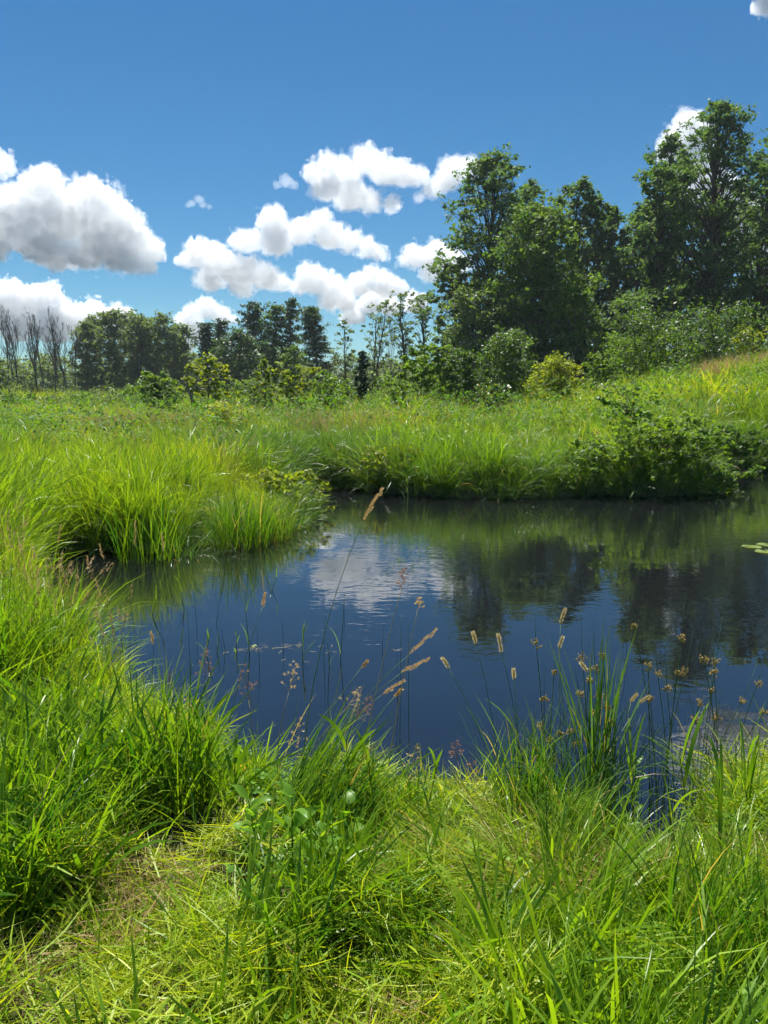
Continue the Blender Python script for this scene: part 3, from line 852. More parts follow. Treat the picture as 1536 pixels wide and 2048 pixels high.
tree('bank_bush', 'tall thin-stemmed bush top leaning left above the overhanging bush', 'bush', None, 5.0, 14.6, 1.6, 0.75, leafm=M_BUSH, n=24, per=36, leaf=0.085, seed=241, cb=0.45, shape='vase', stems=3, trunk=0.012, clump=0.24, inner=0.3, lean=-0.2)
tree('bank_bush', 'light green small-leaved bush on the corner of the far bank', 'bush', None, 0.15, 13.75, 0.75, 0.5, leafm=M_BUSH_Y, n=40, per=60, leaf=0.06, seed=142, cb=0.02, shape='dome', stems=4, trunk=0.01, clump=0.26, inner=0.2, base_z=0.05)
tree('bank_bush', 'light green leafy plant at the tip of the grassy point', 'bush', None, -1.25, 11.1, 0.65, 0.45, leafm=M_BUSH_Y, n=40, per=60, leaf=0.055, seed=143, cb=0.02, shape='dome', stems=4, trunk=0.01, clump=0.28, inner=0.2, base_z=0.03)

# far-off wood closing the horizon
g = np.random.default_rng(9)
n_ = 26000
yy_ = g.uniform(118, 150, n_); xx_ = g.uniform(-110, 110, n_)
hh = 6.5 * (0.35 + 0.9 * noise2(xx_, yy_ * 0 + 3, 7.0, 71))
zz_ = hh * np.sqrt(g.random(n_))
v_, q_, u_ = leaf_cards(g, np.stack([xx_, yy_, zz_ + 0.1], 1), 0.8, aspect=0.6)
tag(mobj('distant_wood', np_mesh('distant_wood', v_, q_, u_), M_POPLAR), 'hazy low line of far-off woodland behind the meadow', 'woodland', kind='stuff')

# ------------------------------------------------------------------ light summer haze over the whole place
m_haze, t, out = new_mat('summer_haze')
pv = N(t, 'ShaderNodeVolumePrincipled')
pv.inputs['Color'].default_value = (0.80, 0.90, 1.0, 1)
pv.inputs['Density'].default_value = 0.00028
pv.inputs['Anisotropy'].default_value = 0.2
t.links.new(pv.outputs[0], out.inputs['Volume'])
m_haze.cycles.homogeneous_volume = True
hb = np.array([[sx * 470, sy * 470, z] for z in (-2.2, 27.0) for sx, sy in ((-1, -1), (1, -1), (1, 1), (-1, 1))], float)
haze = mobj('haze', np_mesh('haze', hb, np.array([[3, 2, 1, 0], [4, 5, 6, 7], [0, 1, 5, 4], [1, 2, 6, 5], [2, 3, 7, 6], [3, 0, 4, 7]])), m_haze)
tag(haze, 'thin pale haze in the air over the meadow and trees', 'haze', kind='stuff')
# ------------------------------------------------------------------ grasses (uncountable): tuft prototypes, scattered as stuff
def blades(g, n, spread, L, W, lean, curve, segs=4, az=None, azs=math.pi, z0=0.0, droop=0.0):
    """n grass blades as strips; returns verts, quads, uv"""
    ln = g.uniform(*L, n); wd = g.uniform(*W, n)
    th0 = g.uniform(*lean, n); cv = g.uniform(*curve, n)
    a = g.uniform(-math.pi, math.pi, n) if az is None else az + g.uniform(-azs, azs, n)
    r = spread * np.sqrt(g.random(n)); pa = g.uniform(0, 2 * math.pi, n)
    t = np.linspace(0, 1, segs + 1)
    th = th0[:, None] + cv[:, None] * t[None] ** 1.6
    ds = ln[:, None] / segs
    tm = 0.5 * (th[:, 1:] + th[:, :-1])
    hz = np.concatenate([np.zeros((n, 1)), np.cumsum(np.sin(tm) * ds, 1)], 1)
    vz = np.concatenate([np.zeros((n, 1)), np.cumsum(np.cos(tm) * ds, 1)], 1)
    bend = g.normal(0, 0.12, n)[:, None] * ln[:, None] * t[None] ** 2
    ca, sa = np.cos(a)[:, None], np.sin(a)[:, None]
    cx = (r * np.cos(pa))[:, None] + hz * ca - bend * sa
    cy = (r * np.sin(pa))[:, None] + hz * sa + bend * ca
    cz = vz + g.uniform(0, 1, n)[:, None] * z0
    w = wd[:, None] * np.where(t < 0.35, 0.65 + t, 1.0) * np.sqrt(np.clip(1 - t ** 2.2, 0.0, 1)) * 0.5
    tw = g.normal(0, 0.7, n)[:, None] + g.normal(0, 0.5, n)[:, None] * t[None]
    ux = -sa * np.cos(tw); uy = ca * np.cos(tw); uz = np.sin(tw) * np.sin(th)
    ux = ux - np.sin(tw) * np.cos(th) * ca * 0.8; uy = uy - np.sin(tw) * np.cos(th) * sa * 0.8
    lft = np.stack([cx - ux * w, cy - uy * w, cz - uz * w], -1)
    rgt = np.stack([cx + ux * w, cy + uy * w, cz + uz * w], -1)
    v = np.stack([lft, rgt], 2).reshape(n, -1, 3)
    k = 2 * (segs + 1)
    b = (np.arange(n) * k)[:, None, None]
    s = (np.arange(segs) * 2)[None, :, None]
    q = (b + s + np.array([0, 1, 3, 2])[None, None]).reshape(-1, 4)
    uv = np.tile(np.stack([np.tile([0.0, 1.0], segs + 1), np.repeat(t, 2)], 1), (n, 1))
    return v.reshape(-1, 3), q, uv


M_FLOP = leaf_mat('bent_grass', (0.07, 0.19, 0.014), (0.38, 0.45, 0.06), 0.40, 0.4, 0.35, vary=0.62, straw=0.1)
M_WEED = leaf_mat('weed_leaf', (0.035, 0.12, 0.014), (0.15, 0.27, 0.03), 0.42, 0.6, 0.12, vary=0.6)
PROTO = {}


def proto(kind, mat, variants, fn):
    c = bpy.data.collections.new('prototype_' + kind)
    for i in range(variants):
        g = np.random.default_rng(1000 + i * 13 + sum(map(ord, kind)))
        G = Geo(); fn(g, G)
        me = G.mesh(kind); me.materials.append(mat)
        c.objects.link(bpy.data.objects.new('%s_%02d' % (kind, i), me))
    PROTO[kind] = (c, variants)


def add_blades(G, *a, **k):
    v, q, uv = blades(*a, **k); G.add(v, q, uv=uv)


def herb(g, G, n=14, r=0.10, size=(0.012, 0.032), h=(0.02, 0.12)):
    for _ in range(n):
        a = g.uniform(0, 6.283); rr = r * math.sqrt(g.random())
        c = np.array([rr * math.cos(a), rr * math.sin(a), g.uniform(*h)])
        for k in range(3):
            az = g.uniform(0, 6.283); L = g.uniform(*size); tilt = g.uniform(-0.5, 0.5)
            d = np.array([math.cos(az) * math.cos(tilt), math.sin(az) * math.cos(tilt), math.sin(tilt)])
            s = np.array([-math.sin(az), math.cos(az), g.uniform(-.3, .3)]) * L * 0.3
            G.add([c, c + d * L * .5 + s, c + d * L, c + d * L * .5 - s], [[0, 1, 2, 3]], uv=[[0, 0], [1, .5], [.5, .7], [0, .5]])


def dry_seed(g, G, n=5, L=(0.75, 1.1), spread=0.08, head=(0.09, 0.16)):
    for _ in range(n):
        a = g.uniform(0, 6.283); ln = g.uniform(*L); le = g.uniform(0.02, 0.25)
        r = spread * math.sqrt(g.random()); b = g.uniform(0, 6.283)
        tt = np.linspace(0, 1, 6)
        p = np.stack([r * math.cos(b) + math.cos(a) * le * ln * tt ** 2, r * math.sin(b) + math.sin(a) * le * ln * tt ** 2, ln * tt * (1 - .05 * tt)], 1)
        G.tube(p, np.linspace(0.0022, 0.001, 6), 3)
        hl = g.uniform(*head); top = p[-1]; d = p[-1] - p[-2]; d /= np.linalg.norm(d)
        for k in range(16):
            u = g.random(); c = top - d * hl * u
            w = g.normal(size=3); w -= d * w.dot(d); w /= np.linalg.norm(w) + 1e-6
            s = 0.016 * (0.5 + u * 0.7); f = np.cross(w, d)
            G.add([c, c + (w * .8 + d * .5) * s + f * s * .25, c + (w + d * 1.3) * s, c + (w * .8 + d * .5) * s - f * s * .25], [[0, 1, 2, 3]])


proto('lush', M_GRASS, 8, lambda g, G: add_blades(G, g, 20, 0.05, (.18, .52), (.006, .0155), (.05, .55), (.3, 1.3), segs=5))
proto('broad', M_GRASS, 5, lambda g, G: add_blades(G, g, 9, 0.04, (.28, .6), (.011, .021), (.05, .5), (.2, 1.2), segs=6))
proto('fine', M_GRASS, 5, lambda g, G: add_blades(G, g, 42, 0.05, (.16, .40), (.0022, .0045), (.05, .5), (.3, 1.4), segs=5))
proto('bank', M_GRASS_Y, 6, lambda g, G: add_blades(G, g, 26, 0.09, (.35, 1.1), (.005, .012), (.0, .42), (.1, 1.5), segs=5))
proto('tall', M_GRASS, 6, lambda g, G: add_blades(G, g, 30, 0.12, (.4, 1.15), (.008, .016), (.0, .48), (.1, 1.6), segs=5))
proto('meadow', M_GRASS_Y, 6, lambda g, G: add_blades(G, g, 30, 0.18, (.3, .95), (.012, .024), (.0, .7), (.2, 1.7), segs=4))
proto('droop', M_SEDGE, 5, lambda g, G: add_blades(G, g, 40, 0.09, (.6, 1.1), (.006, .012), (.1, .6), (.8, 2.0), segs=5))
proto('mown', M_MOWN, 6, lambda g, G: add_blades(G, g, 34, 0.09, (.05, .17), (.0022, .0055), (.95, 1.6), (-.2, .5), segs=2, z0=0.05))
proto('flop', M_FLOP, 5, lambda g, G: add_blades(G, g, 30, 0.06, (.25, .52), (.003, .006), (.55, 1.15), (.4, 1.0), segs=4, az=0.0, azs=0.35))
proto('comb', M_GRASS, 5, lambda g, G: add_blades(G, g, 22, 0.06, (.28, .58), (.004, .010), (.25, .8), (.3, 1.0), segs=5, az=0.0, azs=0.45))
proto('herb', M_HERB, 5, herb)
proto('thatch', M_DRY, 5, lambda g, G: add_blades(G, g, 26, 0.08, (.06, .2), (.0018, .0045), (.9, 1.6), (-.2, .5), segs=2, z0=0.05))
proto('weed', M_WEED, 6, lambda g, G: herb(g, G, n=26, r=0.09, size=(0.010, 0.028), h=(0.02, 0.2)))
proto('dryseed', M_DRY, 5, dry_seed)
proto('drytuft', M_DRY, 4, lambda g, G: add_blades(G, g, 22, 0.10, (.4, .9), (.004, .010), (.0, .5), (.2, 1.2), segs=4))


def stuff(name, label, cat, kind, x, y, scale, tint, rz=None, tilt=0.12, z=None, sz=None):
    n = len(x)
    if n == 0: return
    col, nv = PROTO[kind]
    g = np.random.default_rng(n + len(name))
    if z is None: z = land(x, y) - 0.01
    me = np_mesh(name, np.stack([x, y, z], 1), [])
    def att(nm, typ, data, key='value'):
        a = me.attributes.new(nm, typ, 'POINT'); a.data.foreach_set(key, np.asarray(data).ravel())
    rot = np.stack([g.normal(0, tilt, n), g.normal(0, tilt, n), g.uniform(-math.pi, math.pi, n) if rz is None else rz], 1)
    att('rot', 'FLOAT_VECTOR', rot.astype(np.float32), 'vector')
    s3 = np.repeat(np.asarray(scale, np.float32)[:, None], 3, 1)
    if sz is not None: s3[:, 2] *= sz
    att('scl', 'FLOAT_VECTOR', s3, 'vector')
    att('pick', 'INT', g.integers(0, nv, n).astype(np.int32))
    att('tint', 'FLOAT', np.clip(tint, 0, 1).astype(np.float32))
    o = mobj(name, me)
    tag(o, label, cat, kind='stuff')
    ng = bpy.data.node_groups.new('scatter_' + name, 'GeometryNodeTree')
    ng.interface.new_socket('Geometry', in_out='INPUT', socket_type='NodeSocketGeometry')
    ng.interface.new_socket('Geometry', in_out='OUTPUT', socket_type='NodeSocketGeometry')
    gi, go = ng.nodes.new('NodeGroupInput'), ng.nodes.new('NodeGroupOutput')
    ip = ng.nodes.new('GeometryNodeInstanceOnPoints')
    ci = ng.nodes.new('GeometryNodeCollectionInfo')
    ci.inputs['Collection'].default_value = col
    ci.inputs['Separate Children'].default_value = True
    ci.inputs['Reset Children'].default_value = True
    ip.inputs['Pick Instance'].default_value = True
    def named(nm, typ):
        a = ng.nodes.new('GeometryNodeInputNamedAttribute'); a.data_type = typ; a.inputs['Name'].default_value = nm
        return a.outputs[0]
    ng.links.new(gi.outputs[0], ip.inputs['Points'])
    ng.links.new(ci.outputs[0], ip.inputs['Instance'])
    ng.links.new(named('pick', 'INT'), ip.inputs['Instance Index'])
    ng.links.new(named('rot', 'FLOAT_VECTOR'), ip.inputs['Rotation'])
    ng.links.new(named('scl', 'FLOAT_VECTOR'), ip.inputs['Scale'])
    ng.links.new(ip.outputs[0], go.inputs[0])
    md = o.modifiers.new('scatter', 'NODES'); md.node_group = ng
    return o


def strew(g, y0, y1, dens, half=0.56, pad=0.8, xlim=None):
    """random points on the fan the camera can see, dens per square metre"""
    xs, ys = [], []
    edges = np.linspace(y0, y1, max(2, int((y1 - y0) / 2) + 2))
    for a, b in zip(edges[:-1], edges[1:]):
        w = half * b + pad
        n = int(dens * (b - a) * 2 * w)
        xs.append(g.uniform(-w, w, n)); ys.append(g.uniform(a, b, n))
    return np.concatenate(xs), np.concatenate(ys)


def pix_poly(pts, z=0.28):
    return np.array([on_z(a, b, z)[:2] for a, b in pts])


Z_LEFT = np.concatenate([pix_poly([(-500, 1960), (-120, 1900), (60, 1850), (240, 1790), (400, 1700), (500, 1600), (560, 1540)]), [(-0.9, 3.9), (-1.8, 5.2), (-2.3, 6.2), (-3, 7.6), (-6, 7.6), (-6, 2)]])
Z_MOW_A = pix_poly([(-500, 1960), (-120, 1900), (60, 1850), (240, 1790), (400, 1700), (500, 1640), (540, 1720), (450, 1800), (430, 1950), (330, 2120), (-500, 2500)])
Z_MOW_B = pix_poly([(640, 1890), (760, 1840), (880, 1860), (910, 1960), (1010, 2060), (1000, 2400), (560, 2400), (610, 1980)])
Z_LUSH_C = pix_poly([(490, 1610), (620, 1570), (760, 1580), (880, 1640), (880, 1790), (760, 1835), (640, 1890), (600, 2000), (440, 2000), (450, 1800), (540, 1720)])
Z_FLOP = pix_poly([(880, 1630), (1100, 1660), (1330, 1690), (1400, 1620), (1700, 1600), (1750, 1800), (1250, 1810), (1010, 1880), (890, 1820)])
Z_LUSH_R = pix_poly([(1010, 1880), (1250, 1810), (1750, 1800), (2000, 2500), (1010, 2400), (930, 1980)])


Z_HOLLOW = pix_poly([(215, 1700), (300, 1660), (430, 1640), (450, 1690), (380, 1745), (250, 1800)])
Z_MUD = pix_poly([(1150, 1650), (1240, 1630), (1400, 1640), (1400, 1720), (1300, 1745), (1190, 1725)], 0.1)


def sel(mask, *a):
    return [v[mask] for v in a]


def clear(x, y):
    return ~inside(Z_HOLLOW, x, y) & ~inside(Z_MUD, x, y)


def near_f(x, y):
    """the sward is trodden short towards the water"""
    return 0.36 + 0.64 * S(sdist(POND, x, y) / 1.05)


g = np.random.default_rng(5)
# --- close to the camera -------------------------------------------------------------
x, y = strew(g, 0.9, 4.2, 330, half=0.6, pad=0.5)
sd = sdist(POND, x, y)
mow = (noise2(x, y, .17, 17) > 0.36) & ~inside(Z_HOLLOW, x, y) & (inside(Z_MOW_A, x, y) | inside(Z_MOW_B, x, y) | (noise2(x, y, .35, 3) > 0.55)) & (sd > 0.02)
mx, my, = sel(mow, x, y)
stuff('cut_grass', 'yellow-green mown grass lying flat in front of the pond', 'grass', 'mown', mx, my,
      g.uniform(0.6, 1.5, len(mx)), 1.0 * noise2(mx, my, 0.28, 4) ** 1.3 + g.normal(0, .15, len(mx)), tilt=0.4,
      z=land(mx, my) - 0.01 + 0.15 * noise2(mx, my, 0.24, 6) ** 1.6)

gr = (noise2(mx, my, 0.3, 13) > 0.42) & (g.random(len(mx)) < 0.5)
stuff('short_grass', 'short fresh grass sprouting through the mown patch', 'grass', 'fine', mx[gr], my[gr],
      g.uniform(0.25, 0.55, gr.sum()), 0.2 + 0.8 * noise2(mx[gr], my[gr], 0.4, 14), tilt=0.35)

x, y = strew(g, 0.9, 5.0, 260, half=0.6, pad=0.5)
sd = sdist(POND, x, y)
c = (inside(Z_LUSH_C, x, y) | inside(Z_LUSH_R, x, y) | (inside(Z_LEFT, x, y) & (g.random(len(x)) < 0.5))) & (sd > 0.03) & (noise2(x, y, 0.26, 8) > 0.42) & clear(x, y)
gx_, gy_ = sel(c, x, y)
lu = g.random(len(gx_)) < 0.62
stuff('lush_grass', 'bright green broad-bladed grass in the foreground', 'grass', 'lush', gx_[lu], gy_[lu],
      g.uniform(0.5, 1.0, lu.sum()) * (0.45 + 0.95 * noise2(gx_[lu], gy_[lu], 0.3, 9)) * near_f(gx_[lu], gy_[lu]), 0.85 * noise2(gx_[lu], gy_[lu], 0.35, 5) ** 1.4, tilt=0.28)
fi = ~lu
stuff('fine_grass', 'fine thin-bladed grass mixed into the foreground sward', 'grass', 'fine', gx_[fi], gy_[fi],
      g.uniform(0.5, 1.0, fi.sum()) * near_f(gx_[fi], gy_[fi]), 0.15 + 0.8 * noise2(gx_[fi], gy_[fi], 0.5, 15), tilt=0.25)

x, y = strew(g, 1.3, 4.6, 230, half=0.6, pad=0.4)
sd = sdist(POND, x, y)
c = inside(Z_FLOP, x, y) & (sd > -0.02) & ~inside(Z_MUD, x, y)
fx, fy = sel(c, x, y)
stuff('flattened_grass', 'long pale grass combed flat toward the left on the right-hand bank', 'grass', 'flop', fx, fy,
      g.uniform(0.6, 1.1, len(fx)) * near_f(fx, fy), 0.75 * noise2(fx, fy, 0.4, 10), rz=math.pi * 0.9 + g.normal(0, 0.55, len(fx)) + 1.4 * (noise2(fx, fy, .7, 12) - .5), tilt=0.15)

x, y = strew(g, 1.3, 4.0, 75, half=0.6, pad=0.4)
sd = sdist(POND, x, y)
c = (inside(Z_LUSH_C, x, y) | inside(Z_LUSH_R, x, y) | inside(Z_FLOP, x, y)) & (sd > 0.0) & (noise2(x, y, .4, 21) > 0.42)
fx, fy = sel(c, x, y)
stuff('leaning_grass', 'long green grass leaning to the right in the centre foreground', 'grass', 'comb', fx, fy,
      g.uniform(0.55, 1.0, len(fx)) * near_f(fx, fy), 0.6 * noise2(fx, fy, 0.5, 22), rz=0.75 + g.normal(0, 0.5, len(fx)), tilt=0.12)

x, y = strew(g, 1.2, 7.6, 150, half=0.62, pad=0.6)
sd = sdist(POND, x, y)
c = inside(Z_LEFT, x, y) & (sd > 0.02) & ~inside(Z_HOLLOW, x, y)
fx, fy = sel(c, x, y)
a = (fy < 3.9) & (g.random(len(fx)) < 0.75)
stuff('knee_high_grass', 'knee-high green grass on the near left bank', 'grass', 'lush', fx[a], fy[a],
      g.uniform(0.65, 1.15, a.sum()) * (0.5 + 0.55 * S(sdist(POND, fx[a], fy[a]) / 0.9)), 0.85 * noise2(fx[a], fy[a], 0.35, 25) ** 1.3, tilt=0.24)
b = (fy < 4.2) & (g.random(len(fx)) < 0.16)
stuff('broad_reed_grass', 'upright wide reed-grass blades on the left bank', 'grass', 'broad', fx[b], fy[b],
      g.uniform(0.6, 1.0, b.sum()) * (0.55 + 0.5 * S(sdist(POND, fx[b], fy[b]) / 0.9)), 0.2 + 0.4 * noise2(fx[b], fy[b], 0.8, 26), tilt=0.15)
c2 = (fy >= 3.7) & (g.random(len(fx)) < 0.7)
c3 = (fy >= 3.6) & (noise2(fx, fy, 0.55, 29) > 0.5)
stuff('green_bank_grass', 'deeper green grass patches in the yellow left shore', 'grass', 'tall', fx[c3], fy[c3],
      g.uniform(0.35, 0.7, c3.sum()) * (0.6 + 0.7 * noise2(fx[c3], fy[c3], 0.4, 30)), 0.6 * noise2(fx[c3], fy[c3], 0.7, 24), tilt=0.2)
stuff('yellow_bank_grass', 'tall yellow-green grass along the left shore', 'grass', 'bank', fx[c2], fy[c2],
      g.uniform(0.45, 0.8, c2.sum()) * (0.72 + 0.3 * S((fy[c2] - 3.7) / 2)) * (0.55 + 0.8 * noise2(fx[c2], fy[c2], 0.45, 28)), 0.05 + 0.95 * noise2(fx[c2], fy[c2], 0.5, 27), tilt=0.2)
d = (fy >= 3.4) & (g.random(len(fx)) < 0.13) & (noise2(fx, fy, 0.8, 23) > 0.42)
stuff('dry_stalks', 'thin tan seed stalks standing in the left bank grass', 'dry grass', 'dryseed', fx[d], fy[d],
      g.uniform(0.55, 0.85, d.sum()), g.random(d.sum()))

x, y = strew(g, 1.0, 3.6, 120, half=0.6, pad=0.4)
sd = sdist(POND, x, y)
c = (sd > 0.03) & clear(x, y) & ~inside(Z_MOW_A, x, y) & ((noise2(x, y, .35, 31) > 0.68) | (inside(Z_LUSH_C, x, y) & (noise2(x, y, .4, 32) > .4)))
hx, hy = sel(c, x, y)
stuff('small_leaved_weeds', 'low small-leaved weeds between the foreground grasses', 'weeds', 'herb', hx, hy,
      g.uniform(0.6, 1.3, len(hx)), noise2(hx, hy, .6, 33))

# fringe at the near water's edge
x, y = strew(g, 2.6, 4.6, 110, half=0.6, pad=0.4)
sd = sdist(POND, x, y)
c = (sd > -0.06) & (sd < 0.35) & (x > -0.9) & (noise2(x, y, .3, 38) > .4)
hx, hy = sel(c, x, y)
stuff('shore_grass', 'thin pale grass fringing the near shore', 'grass', 'fine', hx, hy,
      g.uniform(0.3, 0.75, len(hx)), 0.35 + 0.6 * noise2(hx, hy, .5, 34), tilt=0.3)

x, y = strew(g, 1.2, 3.2, 85, half=0.6, pad=0.4)
sd = sdist(POND, x, y)
c = (sd > 0.25) & ~inside(Z_MOW_A, x, y) & ~inside(Z_MOW_B, x, y)
hx, hy = sel(c, x, y)
stuff('broad_grass', 'scattered wide bright grass blades in the right and centre foreground', 'grass', 'broad', hx, hy,
      g.uniform(0.4, 0.85, len(hx)) * near_f(hx, hy), 0.2 + 0.7 * noise2(hx, hy, .5, 35), tilt=0.35)

# sedge spilling into the water round the left shore and the point
x, y = strew(g, 5.0, 15, 34, half=0.6, pad=0.4)
sd = sdist(POND, x, y)
c = (sd > -0.2) & (sd < 0.25) & (x < -0.4) & ((y > 8.2) | (sd > -0.05))
hx, hy = sel(c, x, y)
stuff('shore_sedge', 'arching sedge spilling into the water round the left shore', 'sedge', 'droop', hx, hy,
      g.uniform(0.3, 0.7, len(hx)), 0.2 + 0.8 * noise2(hx, hy, .7, 36), tilt=0.2, z=np.maximum(land(hx, hy), -0.05) - 0.02)
x, y = strew(g, 12, 19, 46, half=0.6, pad=0.4)
sd = sdist(POND, x, y)
c = (sd > -0.2) & (sd < 0.1) & (x > -1)
hx, hy = sel(c, x, y)
stuff('waterline_sedge', 'ragged sedge standing in the shallows of the far bank', 'sedge', 'droop', hx, hy,
      g.uniform(0.25, 0.85, len(hx)), 0.2 + 0.8 * noise2(hx, hy, .7, 37), tilt=0.25, z=np.maximum(land(hx, hy), -0.05) - 0.02)

# --- middle ground: left bank, far bank -------------------------------------------------
x, y = strew(g, 6.8, 20.5, 46, half=0.6, pad=0.6)
sd = sdist(POND, x, y)
nz = noise2(x, y, 1.6, 40)
land_ok = (sd > -0.03)
lft = land_ok & (x < -0.6) & (y < 12.6)
pf = 1 - 0.52 * S((x + 2.6) / 0.5)              # the point itself carries shorter growth
a = lft & (nz > 0.32)
stuff('marsh_grass', 'tall bright green marsh grass on the point at left', 'grass', 'tall', *sel(a, x, y),
      g.uniform(0.6, 0.95, a.sum()) * (0.5 + 0.55 * nz[a] + 0.5 * noise2(x[a], y[a], 0.6, 45)) * pf[a], 0.15 + 0.7 * noise2(x[a], y[a], 1.2, 41), tilt=0.08)
b = lft & (nz <= 0.5)
stuff('marsh_yellow_grass', 'yellowish marsh grass behind the left shore', 'grass', 'bank', *sel(b, x, y),
      g.uniform(0.6, 0.95, b.sum()) * pf[b], 0.2 + 0.7 * noise2(x[b], y[b], 1.0, 42), tilt=0.2)
far = land_ok & ~((x < -0.6) & (y < 12.6)) & (sd < 2.6)
a = far & (g.random(len(x)) < 0.6)
stuff('drooping_sedge', 'dark drooping sedge overhanging the far bank', 'sedge', 'droop', *sel(a, x, y),
      g.uniform(0.55, 0.95, a.sum()), 0.9 * noise2(x[a], y[a], 1.2, 43), tilt=0.12)
b = far & (g.random(len(x)) < 0.75)
stuff('long_grass', 'long bright grass on the far bank of the pond', 'grass', 'tall', *sel(b, x, y),
      g.uniform(0.5, 0.9, b.sum()) * (0.5 + 0.9 * noise2(x[b], y[b], 0.8, 46)), 0.1 + 0.9 * noise2(x[b], y[b], 1.2, 44), tilt=0.32)

# --- meadow behind ---------------------------------------------------------------------
def rough_scale(x, y, a, b):
    """uneven growth: clumps of tall grass and hollows"""
    return 0.42 + 0.75 * noise2(x, y, a, 52) + 0.55 * noise2(x, y, b, 53) ** 2


for (y0, y1, dn, sc, nm, lb) in ((10, 26, 19, 0.9, 'meadow_grass', 'sunlit green meadow grass just behind the far bank'),
                                 (26, 48, 7.0, 1.1, 'meadow_grass', 'green meadow grass in front of the shrubs and trees'),
                                 (48, 110, 1.5, 1.6, 'meadow_grass', 'distant strip of meadow grass at the foot of the trees')):
    x, y = strew(g, y0, y1, dn, half=0.58, pad=1.0)
    sd = sdist(POND, x, y)
    c = (sd > 1.0) & ~((x < -0.6) & (y < 12.0))
    x, y = sel(c, x, y)
    rise = S((x / y - 0.0) / 0.25)
    sc_ = g.uniform(0.7, 1.15, len(x)) * sc * rough_scale(x, y, 1.1 if y0 < 20 else 2.2, 3.1) * (0.85 + 0.3 * rise)
    tn = 0.02 + 0.85 * noise2(x, y, 3.0, 51) * (0.6 + 0.6 * noise2(x, y, 0.9, 54)) + g.normal(0, .1, len(x))
    stuff(nm, lb, 'grass', 'meadow', x, y, sc_, tn, tilt=0.3)
    if y0 < 40:
        k = noise2(x, y, 2.1, 56) > 0.52
        stuff('sedge_clumps', 'darker sedge clumps in the ' + lb.split(' ', 1)[1], 'sedge', 'droop', x[k][::2], y[k][::2], sc_[k][::2] * 1.15, noise2(x[k][::2], y[k][::2], 1.2, 57), tilt=0.25)
        k = (noise2(x, y, 1.7, 58) > 0.60) & (g.random(len(x)) < 0.7)
        stuff('meadow_weeds', 'leafy weeds growing through the ' + lb.split(' ', 1)[1], 'weeds', 'weed', x[k][::2], y[k][::2], g.uniform(1.8, 4.2, len(x[k][::2])), noise2(x[k][::2], y[k][::2], 2, 59), tilt=0.2, sz=1.7)
x, y = strew(g, 9, 60, 3.4, half=0.58)
sd = sdist(POND, x, y)
pn = noise2(x, y, 3.0, 60)
c = (sd > 0.5) & ((pn > 0.64) | ((np.abs(x / y - 0.49) < 0.06) & (y > 24) & (y < 40))) & ~((x > -1) & (y < 17))
hx, hy = sel(c, x, y)
stuff('dry_stalks', 'tan dry seed-head grass in patches over the meadow', 'dry grass', 'dryseed', hx, hy,
      g.uniform(0.6, 0.95, len(hx)), g.random(len(hx)))

# brown seed-head drifts on the left meadow and grey-green sedge over the bank behind the point
x, y = strew(g, 14, 34, 9, half=0.58)
px_ = x / y
c = ((px_ > -0.42) & (px_ < -0.24) & (y > 17) & (y < 27) & (noise2(x, y, 1.2, 81) > .45)) | ((px_ > 0.40) & (y > 26) & (noise2(x, y, 1.5, 82) > .35)) | ((px_ > -.12) & (px_ < .03) & (y < 20) & (noise2(x, y, 1.0, 83) > .5))
hx, hy = sel(c & (sdist(POND, x, y) > 0.6), x, y)
stuff('brown_seed_drifts', 'brownish drifts of dry seed heads in the meadow', 'dry grass', 'dryseed', hx, hy, g.uniform(0.75, 1.1, len(hx)), g.random(len(hx)))
k = (hx / hy > 0.40) | (np.arange(len(hx)) % 4 == 0)
stuff('withered_tufts', 'withered straw-coloured tufts among the meadow grass', 'dry grass', 'drytuft', hx[k], hy[k], np.where(hx[k] / hy[k] > .4, 1.35, 0.8) * g.uniform(0.8, 1.2, k.sum()), g.random(k.sum()))
x, y = strew(g, 13, 19, 30, half=0.3)
sd = sdist(POND, x, y)
c = (sd > -0.05) & (sd < 2.5) & (x > -3.2) & (x < 0.3) & (y > 12.8)
hx, hy = sel(c, x, y)
stuff('grey_green_sedge', 'grey-green drooping sedge on the bank behind the point', 'sedge', 'droop', hx, hy, g.uniform(0.7, 1.1, len(hx)), 0.7 * noise2(hx, hy, 1.1, 84), tilt=0.3)

x, y = strew(g, 1.0, 2.4, 160, half=0.6, pad=0.3)
px_, py_ = x / y, y
c = ((noise2(x, y, .22, 91) > 0.66) | (inside(Z_MOW_B, x, y) & (noise2(x, y, .2, 92) > .5))) & clear(x, y)
hx, hy = sel(c, x, y)
stuff('brown_thatch', 'brown and straw-coloured dead thatch showing through the foreground grass', 'thatch', 'thatch', hx, hy, g.uniform(0.7, 1.2, len(hx)), g.random(len(hx)), tilt=0.4,
      z=land(hx, hy) + 0.03)
